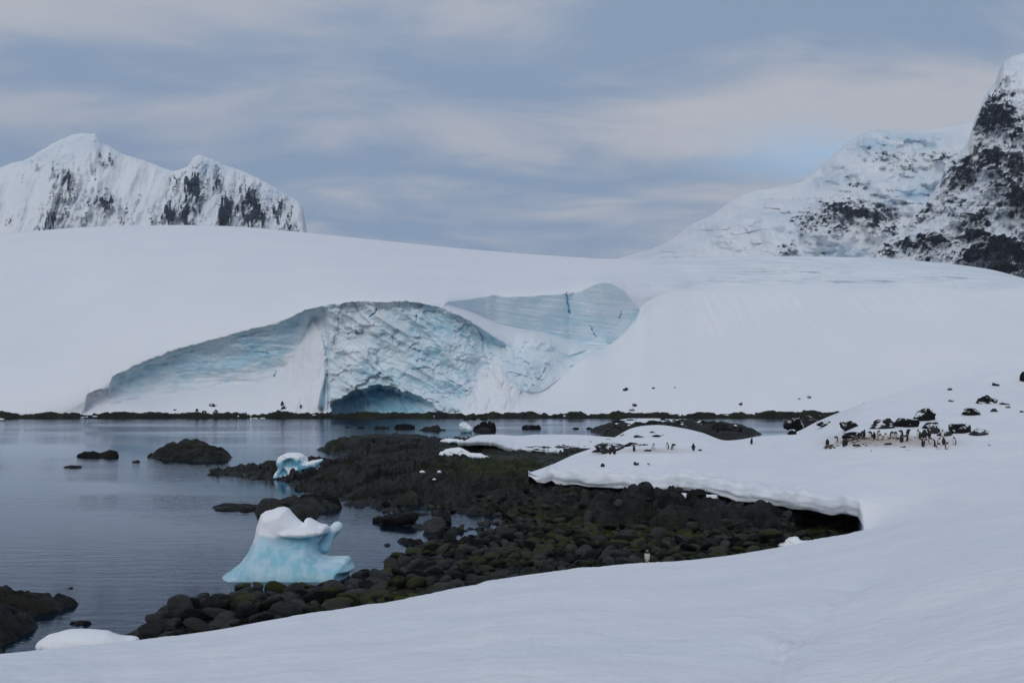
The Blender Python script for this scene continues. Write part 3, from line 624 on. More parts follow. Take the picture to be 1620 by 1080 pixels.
mountain('right_mountain', [(960, 424), (980, 408), (1000, 403), (1020, 397), (1045, 388), (1060, 380), (1080, 366), (1095, 354), (1105, 350), (1125, 341), (1140, 330), (1160, 316), (1175, 308), (1200, 300), (1225, 297), (1250, 293), (1270, 286), (1290, 272), (1296, 264), (1310, 252), (1325, 240), (1340, 228), (1360, 214), (1375, 208), (1395, 205), (1425, 205.5), (1455, 206), (1480, 203), (1510, 197), (1540, 192), (1580, 186), (1720, 190), (2100, 260)],
         cb(440), 1900, 2600,
         [(1330, 330, 30, 13, 1.05), (1362, 336, 30, 17, 1.0), (1300, 350, 24, 16, 0.85), (1275, 352, 14, 16, 0.7), (1322, 360, 22, 11, 0.8), (1390, 345, 20, 22, 0.95), (1413, 362, 16, 14, 0.85), (1365, 292, 8, 6, 0.7), (1480, 250, 16, 7, 0.9), (1460, 247, 20, 6, 0.6), (1515, 250, 12, 9, 0.8), (1405, 245, 40, 7, 0.42), (1430, 262, 30, 8, 0.36), (1240, 396, 16, 7, 0.7), (1258, 392, 8, 5, 0.6)],
         [(1400, 225, 110, 22, 0.8), (1440, 310, 70, 20, 0.9), (1240, 330, 70, 22, 0.6), (1160, 370, 60, 20, 0.55), (1310, 280, 60, 26, 0.5), (1420, 280, 70, 16, 0.7), (1330, 398, 70, 12, 0.6), (1060, 400, 60, 12, 0.5)], -0.25, 202, streak=0.0, strata=0.3, mat=M_PEAK)
mountain('rock_peak', [(1360, 440), (1378, 408), (1388, 392), (1400, 381), (1430, 366), (1445, 340), (1462, 322), (1476, 305), (1488, 285), (1495, 262), (1505, 250), (1520, 240), (1532, 224), (1537, 205), (1542, 190), (1550, 172), (1556, 158), (1566, 140), (1575, 130), (1581, 112), (1588, 98), (1600, 90), (1620, 84), (1660, 72), (1720, 60), (1800, 80), (1950, 190), (2100, 300)],
         cb(460), 1250, 1700,
         [(1574, 172, 26, 34, 1.15), (1590, 195, 26, 20, 1.2), (1552, 200, 16, 16, 1.15), (1560, 165, 10, 24, 1.0), (1612, 205, 10, 20, 0.9), (1594, 155, 5, 16, 0.75), (1568, 250, 32, 22, 1.15), (1530, 262, 30, 16, 0.95), (1513, 285, 22, 22, 0.95), (1610, 262, 20, 18, 1.2), (1595, 275, 18, 14, 0.9), (1500, 300, 22, 12, 0.8), (1470, 330, 34, 12, 0.75), (1510, 320, 14, 16, 0.7), (1600, 300, 22, 24, 0.9), (1615, 330, 16, 22, 1.0), (1565, 300, 7, 9, 0.7), (1442, 345, 22, 12, 0.85), (1425, 356, 18, 10, 0.85), (1400, 392, 14, 14, 1.15), (1440, 385, 34, 10, 0.95), (1480, 378, 26, 12, 0.95), (1460, 402, 40, 9, 0.8), (1550, 345, 16, 16, 1.05), (1545, 370, 26, 20, 1.1), (1580, 385, 26, 18, 1.05), (1535, 402, 28, 14, 1.1), (1560, 395, 30, 18, 0.9), (1610, 400, 26, 30, 1.1), (1590, 425, 40, 14, 1.1), (1575, 330, 26, 16, 0.6), (1520, 345, 12, 14, 0.5), (1640, 300, 30, 120, 0.8)],
         [(1600, 110, 20, 22, 0.5)], 0.3, 303, step=1.5, nr=200, streak=0.15, strata=0.8, mat=M_PEAK)

# ------------------------------------------------------------------ near snowfield: the slope underfoot and the bank with its overhanging edge
EDGE = scurve([(-160, 1047), (0, 1034), (60, 1029), (140, 1021), (221, 1013), (330, 998), (459, 976), (540, 965), (620, 952), (674, 942), (723, 932), (753, 926), (773, 919), (797, 915), (847, 908), (921, 900), (1000, 893), (1096, 884), (1205, 870), (1286, 855), (1361, 841), (1450, 822), (1550, 806), (1700, 788)])
EDGE_Y = scurve([(-160, 18.5), (0, 20), (300, 24), (600, 29), (800, 36), (1000, 44), (1200, 51), (1361, 59), (1450, 55), (1550, 50), (1700, 44)])
LIPB = curve([(836, 750), (840, 752), (850, 762), (862, 763), (873, 759), (880, 766), (895, 769), (913, 768), (945, 768), (960, 770), (987, 772), (1010, 776), (1041, 778), (1071, 775), (1100, 777), (1135, 780), (1150, 784), (1166, 792), (1205, 797), (1232, 801), (1272, 807), (1313, 813), (1340, 815), (1362, 819)])
LIP_Y = scurve([(836, 88), (1000, 80), (1200, 71), (1362, 62.5)])
BACK = scurve([(836, 747.5), (850, 743), (870, 736), (890, 727), (905, 720), (930, 711), (950, 704), (975, 690), (1000, 677), (1020, 673), (1040, 672), (1080, 677), (1110, 684), (1150, 696.5), (1170, 695), (1200, 690), (1245, 687), (1262, 682), (1290, 668), (1320, 655), (1360, 640), (1420, 620), (1500, 597), (1580, 572), (1700, 532)])
BACK_Y = scurve([(836, 90), (870, 94), (905, 99), (950, 105), (1000, 112), (1040, 115), (1080, 113), (1150, 109), (1200, 120), (1245, 130), (1290, 143), (1320, 148), (1360, 153), (1420, 158), (1500, 162), (1580, 164), (1700, 166)])
def bank_start(px):
    """where the top of the bank begins in a column: (row, distance)"""
    ly = LIP_Y(px); zb = HC + (HY - LIPB(px)) / F * ly
    thick = 0.95 * ss(836, 870, px); Ys = ly + 1.0 * ss(836, 870, px); zs = zb + thick + 0.16
    py = HY + (HC - zs) / Ys * F
    w = ss(1364, 1560, px)
    return lerp(py, EDGE(px) - 3, w), lerp(Ys, EDGE_Y(px) + 1.0, w)
YTAB = scurve([(470, 186), (520, 174), (556, 163), (590, 150), (620, 133), (650, 112), (700, 87), (760, 66), (812, 53), (845, 45)])
def bank_Y(px, py):
    px = np.asarray(px, float); py = np.asarray(py, float)
    p0, y0 = bank_start(px); p1, y1 = BACK(px), BACK_Y(px)
    t = np.clip((py - p0) / np.minimum(p1 - p0, -0.5), 0, 1)
    lin = 1.0 / lerp(1 / y0, 1 / y1, t)
    tab = YTAB(py) + (y0 - YTAB(p0)) * np.exp(-np.maximum(p0 - py, 0) / 45.0)
    return lerp(lin, tab, ss(1270, 1390, px))
def bank_z(X, Y): return 0.13 * fbm(X/7, Y/7, 401, 4) + 0.35 * pn(X/26, Y/26, 402) * ss(20, 60, Y)
def on_bank(px, py):
    """world point of the snow bank seen at a photo position"""
    Y = float(bank_Y(px, py)); p = at(px, py, Y); return p
def build_snowfield():
    cols = np.concatenate([np.arange(-2600, -160, 60.0), np.arange(-160, 820, 6.0), np.arange(820, 1350, 2.0), np.arange(1350, 1374, 0.75), np.arange(1374, 1705, 3.0), np.arange(1705, 4400, 45.0)])
    n = len(cols); ye = EDGE_Y(cols); e = (EDGE(cols) - HY) / F
    Ys, Zs, Gs = [], [], []
    w = ss(1356, 1367, cols)
    NF = 110
    for k in range(NF):                                        # slope from the viewer's feet to the near edge
        s = 0.04 + 0.96 * (k / (NF - 1)) ** 1.3
        Y = s * ye; z = HC - Y * e - 1.7 * (1 - s) ** 2
        Ys.append(Y); Zs.append(z); Gs.append(0)
    z_e = HC - ye * e
    p0, y0 = bank_start(cols); z0 = HC + (HY - p0) / F * y0
    i0 = len(Ys)
    for d, dz in ((0.5, 0.12), (1.0, 0.5), (1.5, 1.2), (2.2, 2.4), (2.6, 5.0)):       # rolls over and drops to the beach
        Ys.append(lerp(ye + d * ye / 45, ye + 0.2 * d, w)); Zs.append(lerp(z_e - dz * ye / 45 - d * ye / 45 * e, z_e - 0.2 * d * e * 0.6, w)); Gs.append(1)
    i1 = len(Ys)                                               # gap between the two edges: no faces left of the cove's end
    lipn = 0.3 * fbm(cols / 40, cols * 0, 410, 2)
    ly = LIP_Y(cols) + lipn; zb = HC + (HY - LIPB(cols) - 3.2 * fbm(cols / 62, cols * 0, 414, 3)) / F * LIP_Y(cols); T = (1.0 + 0.2 * fbm(cols / 44, cols * 0 + 2, 413, 2)) * ss(836, 870, cols)
    deep = lerp(2.2, 9.0, ss(1180, 1260, cols))
    X_ = (cols - CX) / F * ly
    bank = []
    bank.append((ly + deep, zb + 0.25)); bank.append((ly + 0.5 * deep, zb + 0.12)); bank.append((ly + 0.5, zb + 0.04)); bank.append((ly + 0.12, zb - 0.01))
    for k in range(9):
        q = k / 8; lay = (0.16 * fbm(X_ / 3.4, X_ * 0 + q * 3.0, 411, 2) + 0.07 * np.sin(q * 9 + 5 * pn(X_ / 5, X_ * 0, 412))) * ss(1.0, 0.5, q)
        bank.append((ly + 0.10 - 0.22 * math.sin(math.pi * q) + lay + 0.10 * q, zb + T * q * 0.92))
    for k in range(1, 6):
        q = k / 6; bank.append((ly + 0.20 + 0.80 * (1 - math.cos(q * math.pi / 2)), zb + T * 0.92 + (0.16 + T * 0.08) * math.sin(q * math.pi / 2)))
    nb = len(bank)
    for k, (Yb, Zb) in enumerate(bank):
        s = (k + 1) / (nb + 1)                                 # right of the cove these rows just span the open slope
        yb_ = lerp(ye + 0.6, y0, s); zr = lerp(z_e - 0.3 * e, z0, ss(0, 1, s) * 0.6 + 0.4 * s)
        Ys.append(lerp(Yb, yb_, w)); Zs.append(lerp(Zb, zr, w)); Gs.append(2)
    i2 = len(Ys)
    NB = 150; pb = BACK(cols); yb = BACK_Y(cols)
    y0b = y0; p0b = p0
    for k in range(NB):
        t = ((k + 1) / NB) ** 0.9; py = lerp(p0b, pb, t); Y = bank_Y(cols, py)
        Ys.append(Y); Zs.append(HC + (HY - py) / F * Y); Gs.append(3)
    for d, dz in ((1.5, 0.25), (4, 1.2), (9, 4.0), (14, 9)):
        Ys.append(Ys[i2 + NB - 1] + d); Zs.append(Zs[i2 + NB - 1] - dz); Gs.append(4)
    Y = np.array(Ys); Z = np.array(Zs); PX = np.repeat(cols[None], len(Ys), 0); X = (PX - CX) / F * Y; G = np.array(Gs)
    rowi = np.arange(len(Ys))[:, None]
    amp = ss(3, 14, Y) * (1 - 0.75 * np.exp(-((rowi - i0) / 10.0) ** 2)) * np.where((rowi > i1 - 1) & (rowi < i2 + 4), 0.15, 1.0) * np.where(G[:, None] == 4, 0, 1) * (1 - ss(i2 + NB - 25, i2 + NB - 2, rowi))
    Z = Z + amp * bank_z(X, Y) * 0.8
    # scuffed surface close by, old tracks
    Z = Z + (0.022 * fbm(X / 0.7, Y / 0.7, 420, 3) + 0.05 * fbm(X / 3.0, Y / 2.2, 424, 3)) * ss(4, 8, Y) * (rowi < i0 - 6)
    rngd = np.random.default_rng(5)
    for k in range(16):
        t = k / 15; Yd = 9.5 + 7.5 * t + rngd.normal(0, 0.15); xd = (1215 + 130 * t + rngd.normal(0, 12) - CX) / F * Yd
        Z = Z - 0.10 * np.exp(-(((X - xd) / 0.24) ** 2 + ((Y - Yd) / 0.42) ** 2)) * (rowi < i0 - 2)
    # lumpy slumps just above the overhang
    lump = ss(838, 860, PX) * ss(1340, 1240, PX) * np.exp(-((rowi - i2 - 4) / 12.0) ** 2)
    Z = Z + lump * (0.22 * fbm(X / 1.6, Y / 1.1, 421, 3))
    keep = np.ones((len(Ys) - 1, n - 1), bool)
    nobank = cols[:-1] < 836
    keep[i1 - 1 : i1, :] = (cols[:-1] > 1357)[None]            # the gap row
    keep[i1 : , nobank] = False
    PYv = HY + (HC - Z) / Y * F
    gu = np.exp(-(np.abs((PX - 1385) / 72) ** 3 + np.abs((PYv - 697) / 9.5) ** 3)) + 0.75 * np.exp(-(np.abs((PX - 1480) / 40) ** 3 + np.abs((PYv - 700) / 8) ** 3)) * 0.7 + 0.55 * np.exp(-(np.abs((PX - 1030) / 55) ** 3 + np.abs((PYv - 713) / 4) ** 3))
    gu = gu * (G[:, None] == 3)
    shd = np.where(G[:, None] == 2, np.clip(1.0 - (rowi - i1 - 3) / 12.0, 0, 1), 0) * (1 - w[None]) * 0.95  # shade painted on the lip face, strongest at its underside
    shd = np.maximum(shd, lump * 0.22)
    link('snowfield', grid_mesh('snowfield', X, Y, Z, keep, {'guano': np.clip(gu, 0, 1), 'edge_shade': shd}), M_SNOW, kind='structure')
build_snowfield()

# low snow-covered spit behind the rocks
def build_spit():
    top = scurve([(722, 699), (735, 696), (748, 691), (762, 687.5), (785, 687), (820, 689), (850, 687), (900, 687), (950, 690), (1000, 694), (1040, 699)])
    bot = scurve([(722, 699.5), (735, 698), (760, 697.5), (785, 699), (796, 705), (815, 709), (850, 712), (905, 714), (950, 714), (1000, 714), (1040, 714)])
    cols = np.arange(724, 1035, 1.2); s = np.linspace(0, 1, 40)[:, None]
    bj = bot(cols) + 1.5 * fbm(cols / 9, cols * 0, 431, 3)
    PX = np.repeat(cols[None], 40, 0); PY = bj[None] + (top(cols) - bj)[None] * (s ** 0.9)
    Y = 1 / lerp(1 / 139.0, 1 / 168.0, s) + 0 * PX
    Y = Y + 0.8 * fbm((PX - CX) / 20, PY / 6, 432, 3) * ss(0, .15, s) * ss(1, .8, s)
    X = (PX - CX) / F * Y; Z = HC + (HY - PY) / F * Y
    X = np.vstack([X[:1] * 1.003, X[:1], X, X[-1:] * 1.02, X[-1:] * 1.05]); Y = np.vstack([Y[:1] + 0.5, Y[:1] + 0.1, Y, Y[-1:] * 1.02, Y[-1:] * 1.05]); Z = np.vstack([Z[:1] - 0.6, Z[:1] - 0.25, Z, Z[-1:] - 0.6, Z[-1:] - 2.6])
    shd = np.zeros_like(X); shd[:3] = 0.7  # same darker tone along the lower edge
    link('snow_spit', grid_mesh('snow_spit', X, Y, Z, None, {'edge_shade': shd}), M_SNOW, kind='structure')
build_spit()

# ------------------------------------------------------------------ rocky shore
SHORE_PX = [(150, 1120), (212, 1018), (226, 996), (246, 984), (262, 972), (292, 962), (320, 958), (352, 952), (385, 950), (430, 946), (480, 940), (520, 930), (560, 920), (590, 910), (630, 912), (655, 908), (640, 896), (618, 884), (650, 880), (668, 872), (648, 868), (652, 858), (690, 857), (720, 862), (752, 866), (768, 858), (762, 846), (744, 838), (720, 842), (708, 838), (690, 840), (668, 834), (640, 830), (606, 829), (604, 818), (640, 812), (610, 806), (570, 799), (540, 791), (505, 784), (478, 774), (462, 764), (440, 757), (405, 757), (370, 752), (335, 751), (322, 748), (345, 743), (380, 743), (405, 739), (440, 738), (470, 734), (520, 734), (560, 731), (600, 729), (640, 722), (560, 720), (520, 716), (506, 711), (530, 706), (570, 703), (620, 700), (700, 700), (760, 695), (1000, 692), (1300, 690), (1500, 760), (1500, 1120)]
SHORE = [tuple(on(x, y)) for x, y in SHORE_PX]
BUMPS = [tuple(on(x, y)) + (r, h) for x, y, r, h in ((585, 709, 7, 1.25), (625, 708, 7, 1.1), (545, 713, 5, 0.5), (680, 720, 9, 0.7), (560, 748, 7, 0.7), (480, 750, 5, 0.35), (640, 770, 6, 0.8), (600, 762, 5, 0.6), (690, 785, 5, 0.7), (760, 770, 8, 0.8), (405, 748, 3.5, 0.35), (870, 800, 6, 0.7), (800, 745, 10, 0.6), (740, 735, 6, 0.5), (840, 730, 10, 0.6), (810, 840, 4, 0.3), (530, 770, 4, 0.35))]
LOWS = [tuple(on(x, y)) + (r, h) for x, y, r, h in ((700, 815, 7, 0.9), (740, 830, 6, 0.7), (650, 795, 4, 0.35))]
def shore_base(X, Y):
    d = poly_sd(X, Y, SHORE) + 0.9 * fbm(X/3.2, Y/3.2, 501, 4) - 0.1
    px = CX + X / Y * F
    h = np.where(d > 0, 0.12 + 0.85 * (1 - np.exp(-np.maximum(d, 0) / 5.5)), 0.12 + 0.30 * d)
    ins = ss(-0.5, 2.5, d)
    for bx, by, r, a in BUMPS: h = h + ins * a * np.exp(-(((X - bx) / r) ** 2 + ((Y - by) / (r * 1.15)) ** 2))
    for bx, by, r, a in LOWS: h = h - ins * a * np.exp(-(((X - bx) / r) ** 2 + ((Y - by) / r) ** 2))
    ly = LIP_Y(np.clip(px, 836, 1362)); t = ly - Y
    rise = ss(13, 1.5, t) * ss(820, 875, px) * ss(1290, 1200, px)
    h = lerp(h, 2.0 + 0.12 * fbm(X/5, Y/5, 505, 2), rise * 0.93)
    cut = ss(1215, 1275, px) * ss(14, 4, t); h = lerp(h, 0.55, cut)
    h = lerp(h, np.minimum(h, 0.9), ss(128, 136, Y) * ss(690, 730, px))
    return np.maximum(h, -2.9), d, rise
def shore_height(X, Y):
    h, d, rise = shore_base(X, Y)
    k = ss(-2.5, 1.5, d)
    px = CX + X / Y * F; py = HY + (HC - h) / Y * F
    cob = ss(0, 1, np.clip((py - lerp(880, 826, ss(560, 800, px))) / 30.0, 0, 1))     # cobble beach nearer the viewer: smoother ground, stones lie on it
    wx = 0.35 * pn(X/2.3, Y/2.3, 511); wy = 0.35 * pn(X/2.3 + 9, Y/2.3, 512)
    ca, sa = math.cos(R(18)), math.sin(R(18)); U = X*ca + Y*sa; Vv = -X*sa + Y*ca
    b1, e1 = blocks(U/4.6 + wx, Vv/3.2 + wy, 521, 1.3); b2, e2 = blocks(U/1.9 + wx, Vv/1.25 + wy, 522, 1.4); b3, e3 = blocks(U/0.8 + wx, Vv/0.55 + wy, 523, 1.5)
    rough = k * (1 - 0.75 * cob)
    z = h + rough * (0.62 * b1 + 0.48 * b2 + 0.30 * b3 + 0.60 * (pillow(e1) - 0.75) + 0.50 * (pillow(e2, 6) - 0.8) + 0.30 * (pillow(e3, 6) - 0.8) + 0.10 * fbm(X/1.1, Y/1.1, 531, 4))
    z = z + rise * k * (0.55 * b1 + 0.35 * b2)
    z = np.where(Y > 118, np.minimum(z, 1.25 + 0.9 * np.exp(-((px - 600) / 90) ** 2) + 0.15 * b2), z)
    return z, d, cob
def build_shore():
    cols = np.arange(130, 1400, 1.8); yy = 1.0 / np.linspace(1 / 36.0, 1 / 172.0, 520)
    PX, Y = np.meshgrid(cols, yy); X = (PX - CX) / F * Y
    Z, d, cob = shore_height(X, Y)
    ly = LIP_Y(np.clip(PX, 836, 1362))
    Z = np.where((PX > 838) & (Y > ly - 0.2), np.minimum(Z, HC + (HY - LIPB(np.clip(PX, 836, 1362))) / F * ly - 0.05 - 0.15 * np.clip(Y - ly, 0, 1)), Z)
    PYv = HY + (HC - Z) / Y * F
    moss = np.exp(-((PX - 905) / 110) ** 2 - ((PYv - 828 - (PX - 905) * 0.22) / 14) ** 2) + 0.9 * np.exp(-((PX - 780) / 110) ** 2 - ((PYv - 738) / 16) ** 2) + 0.6 * np.exp(-((PX - 1010) / 150) ** 2 - ((PYv - 855) / 16) ** 2)
    below = Z < -2.0
    keep = ~(below[:-1, :-1] & below[1:, 1:] & below[1:, :-1] & below[:-1, 1:])
    o = link('rocky_shore', grid_mesh('rocky_shore', X, Y, Z, keep, {'moss': np.clip(0.8 * moss, 0, 1), 'rnd': 0.5 + 0.5 * blocks(X/1.9, Y/1.25, 522)[0]}), M_ROCK, kind='structure')
    return o
SHORE_OBJ = build_shore()

# stones of the beach: the ones that show largest are objects, the small rest is one mass
def build_stones():
    rng = np.random.default_rng(7)
    n = 30000
    px = rng.uniform(205, 1345, n); py = rng.uniform(735, 1015, n)
    # even in the picture would be wrong: draw evenly over the ground instead
    Xr = rng.uniform(-30, 24, n * 3); Yr = rng.uniform(36, 122, n * 3)
    pxr = CX + Xr / Yr * F
    z, d, cob = shore_height(Xr, Yr)
    pyr = HY + (HC - z) / Yr * F
    vis = (pxr > 200) & (pxr < 1350) & (pyr < EDGE(np.clip(pxr, 0, 1361)) + 6) & (d > -0.35) & (pyr > 725) & (Yr < LIP_Y(np.clip(pxr, 836, 1362)) + np.where(pxr > 1230, 4, -2.5))
    want = np.clip(0.22 + 0.9 * cob, 0, 1) * np.where(d < 0.25, 0.3, 1) * np.where((pxr > 850) & (pxr < 1230) & (LIP_Y(np.clip(pxr, 836, 1362)) - Yr < 9), 0.25, 1)
    vis &= rng.uniform(size=n * 3) < want
    Xr, Yr, z, d, pxr, pyr, cob = [q[vis] for q in (Xr, Yr, z, d, pxr, pyr, cob)]
    r = 0.055 + 0.125 * rng.gamma(0.95, 1.25, len(Xr)); r = np.clip(r, 0.055, 0.62)
    r *= np.where(pxr < 620, 1.2, 1.0) * np.where(cob < 0.5, 0.85, 1.0)
    # thin out overlaps, big ones first
    order = np.argsort(-r); cell = {}; sel = []
    for i in order:
        kx, ky = int(Xr[i] // 1.0), int(Yr[i] // 1.0); ok = True
        for a in (-1, 0, 1):
            for b in (-1, 0, 1):
                for j in cell.get((kx + a, ky + b), ()):
                    if (Xr[i]-Xr[j])**2 + (Yr[i]-Yr[j])**2 < (0.62 * (r[i] + r[j]))**2: ok = False; break
                if not ok: break
            if not ok: break
        if ok: cell.setdefault((kx, ky), []).append(i); sel.append(i)
        if len(sel) >= 8200: break
    # hand-placed large stones: (px, py of base, width px, height ratio)
    big = [(1040, 852, 40, .62), (1110, 866, 44, .55), (1168, 874, 30, .5), (700, 950 - 6, 46, .75), (685, 838, 52, .42), (636, 826, 70, .40), (700, 826, 40, .7), (690, 836, 28, .7), (170 + 75, 990, 38, .72), (285, 972, 66, .62), (262, 994, 60, .35), (392, 958, 52, .5), (450, 972, 60, .42), (520, 958, 46, .4), (350, 965, 50, .45), (497, 940, 44, .4), (384, 927, 30, .30), (408, 926, 22, .42), (560, 952, 40, .45), (600, 935, 42, .4), (740, 905, 36, .45), (905, 872, 34, .5), (985, 880, 40, .4), (1220, 850, 50, .4), (890, 826, 46, .5), (640, 893, 30, .5), (668, 905, 34, .5), (790, 880, 38, .45), (840, 895, 34, .45)]
    mossy = (634, 950, 68, .27)
    for x, y, w, q in big + [mossy]:
        Y0 = gY(y, 0.55); p = (x - CX) / F * Y0; hz = float(shore_height(np.array([p]), np.array([Y0]))[0][0]); Y0 = float(gY(y, max(min(hz, 1.6), 0.05))); p = (x - CX) / F * Y0
        Xr = np.append(Xr, p); Yr = np.append(Yr, Y0); z = np.append(z, max(min(hz, 1.6), 0.0)); r = np.append(r, w * Y0 / F / 2); pxr = np.append(pxr, x); pyr = np.append(pyr, y); cob = np.append(cob, 2 + q)
        sel.append(len(Xr) - 1)
    # blocks of the low cliff under the overhang
    for x in np.arange(866, 1262, 19.0):
        for row in range(2):
            xx = x + rng.uniform(-5, 5); ly = float(LIP_Y(xx)); Y0 = ly - (0.7 if row == 0 else 4.2) + rng.uniform(-0.8, 0.6) + (2.5 if xx > 1200 else 0)
            p = (xx - CX) / F * Y0; hz = float(shore_height(np.array([p]), np.array([Y0]))[0][0])
            rr = rng.uniform(0.75, 1.35); Xr = np.append(Xr, p); Yr = np.append(Yr, Y0); z = np.append(z, min(hz, 0.95 if row == 0 else 0.7) - 0.1); qq = rng.uniform(0.6, 0.95); zl = HC + (HY - float(LIPB(xx))) / F * ly; z[-1] = min(z[-1], zl - (0.12 if row == 0 else 0.95) - rr * 2 * qq * 0.62 * 1.45); r = np.append(r, rr); pxr = np.append(pxr, xx); pyr = np.append(pyr, 800); cob = np.append(cob, 2 + qq)
            sel.append(len(Xr) - 1)
    sel = np.array(sel); size = r[sel] / Yr[sel]
    hand = cob[sel] >= 2
    rank = np.argsort(-(size + hand * 10)); top = sel[rank[:300]]; rest = sel[rank[300:]]
    variants = []
    for k in range(16):
        if k < 10: V, T = stone(900 + k, 2, (1, 0.85, 1), cuts=8, rough=0.13, cutd=(0.55, 0.95))
        else: V, T = stone(900 + k, 3, (1, 0.85, 1), cuts=10, rough=0.10, cutd=(0.45, 0.82), box=0.55)
        me = mesh_np('stone', V, T); me.materials.append(M_STONE); me.set_sharp_from_angle(angle=R(38)); variants.append(me)
    Vs, Ts, rs, ms = [], [], [], []; off = 0
    small = [stone(950 + k, 1, (1, 0.85, 1), 4, 0.14, (0.7, 1.0)) for k in range(10)]
    for j, i in enumerate(np.concatenate([top, rest])):
        hand_ = cob[i] >= 2
        q = cob[i] - 2 if hand_ else rng.uniform(0.3, 0.66)
        if hand_: hz_ = r[i] * 2 * q * (0.62 if pyr[i] == 800 else 0.5)
        else: hz_ = r[i] * q
        rot = (rng.normal(0, 0.26), rng.normal(0, 0.26), rng.uniform(0, 6.28))
        zc = z[i] + hz_ * (0.45 if hand_ else 0.55)
        if j < 300:
            blocky = hand_ and pyr[i] == 800
            o = link('stone', variants[int(rng.integers(10, 16)) if blocky else int(rng.integers(0, 10))], None, parent=SHORE_OBJ)
            o.location = (Xr[i], Yr[i], zc); o.rotation_euler = rot; o.scale = (r[i], r[i] * rng.uniform(0.75, 1.0), hz_)
            if abs(pxr[i] - mossy[0]) < 1 and abs(pyr[i] - mossy[1]) < 1:
                o.data = o.data.copy(); a = o.data.attributes.new('moss', 'FLOAT', 'POINT'); a.data.foreach_set('value', np.full(len(o.data.vertices), 3.0, np.float32)); o['label'] = 'low boulder covered in bright green moss at the snow edge'
                o.rotation_euler = (0, 0, 0.2)
        else:
            V, T = small[j % 10]; c_, s_ = math.cos(rot[2]), math.sin(rot[2])
            W = V * np.array([r[i], r[i] * 0.85, hz_]); W = np.stack([W[:, 0]*c_ - W[:, 1]*s_, W[:, 0]*s_ + W[:, 1]*c_, W[:, 2] + rot[0] * W[:, 0]], -1) + np.array([Xr[i], Yr[i], zc])
            Vs.append(W); Ts.append(T + off); off += len(V); rs.append(np.full(len(V), rng.uniform()))
            ms.append(np.full(len(V), math.exp(-((pxr[i]-1000)/170)**2 - ((pyr[i]-858)/24)**2)))
    me = mesh_np('pebbles', np.concatenate(Vs), np.concatenate(Ts), True, {'rnd': np.concatenate(rs), 'moss': np.concatenate(ms)})
    link('pebbles', me, M_STONE, parent=SHORE_OBJ, kind='stuff')
build_stones()

# ------------------------------------------------------------------ rocks standing in the water
def rockmass(name, poly, hmax, ramp, seed, label, cat='rock', group=None, res=None, bs=1.0, mat=None, tilt=0.0):
    """a body of rock from its waterline outline in plan"""
    P = [tuple(on(x, y)) for x, y in poly]; A = np.array(P)
    lo = A.min(0) - ramp * 0.6; hi = A.max(0) + ramp * 0.6
    res = res or max((hi - lo).max() / (110 if max(p[0] for p in poly) - min(p[0] for p in poly) > 60 else 60), 0.07)
    gx = np.arange(lo[0], hi[0] + res, res); gy = np.arange(lo[1], hi[1] + res, res)
    X, Y = np.meshgrid(gx, gy)
    d = poly_sd(X, Y, P) + ramp * 0.35 * fbm(X/(ramp*1.6), Y/(ramp*1.6), seed, 4)
    w = np.clip(d / ramp, -1, 1)
    b1, e1 = blocks(X/(2.6*bs) + 0.3*pn(X/bs, Y/bs, seed), Y/(1.9*bs), seed + 1, 1.3); b2, e2 = blocks(X/(1.0*bs), Y/(0.75*bs) + 0.3*pn(X, Y, seed), seed + 2, 1.4)
    dome = np.where(w > 0, np.sqrt(1 - (1 - np.clip(w, 0, 1))**2), w)
    z = hmax * (0.85 * dome + np.maximum(dome, 0) * (0.55 * b1 + 0.16 * b2 + 0.75 * (pillow(e1, 3.2) - 0.6) + 0.16 * (pillow(e2) - 0.75)) + 0.12 * fbm(X/(.9*bs), Y/(.9*bs), seed + 3, 4) * ss(-.2, .4, w))
    z = z + tilt * (X - X.mean()) * ss(0, 0.5, w)
    k = z > -0.45; keep = k[:-1, :-1] | k[1:, 1:] | k[1:, :-1] | k[:-1, 1:]
    c = np.array([A[:, 0].mean(), A[:, 1].mean()])
    o = link(name, grid_mesh(name, X - c[0], Y - c[1], z, keep, {'rnd': 0.4 + 0.5 * b1}), mat or M_SKERRY, label=label, cat=cat, group=group)
    o.location = (c[0], c[1], 0)
    return o
def oval(px, py, w, depth=None, n=14, seed=0):
    """outline of a small rock: px, py = middle of its front waterline, w in photo pixels, depth in metres"""
    rng = np.random.default_rng(seed); Y = float(gY(py)); wm = w * Y / F; depth = depth or wm * 0.55
    out = []
    for k in range(n):
        a = 2 * math.pi * k / n; q = rng.uniform(0.82, 1.12)
        X = (px - CX) / F * Y + 0.5 * wm * q * math.cos(a); y = Y + depth * 0.5 + 0.5 * depth * q * math.sin(a)
        out.append((CX + X / y * F, HY + HC / y * F))
    return out
SK = 'rocks standing in the water'
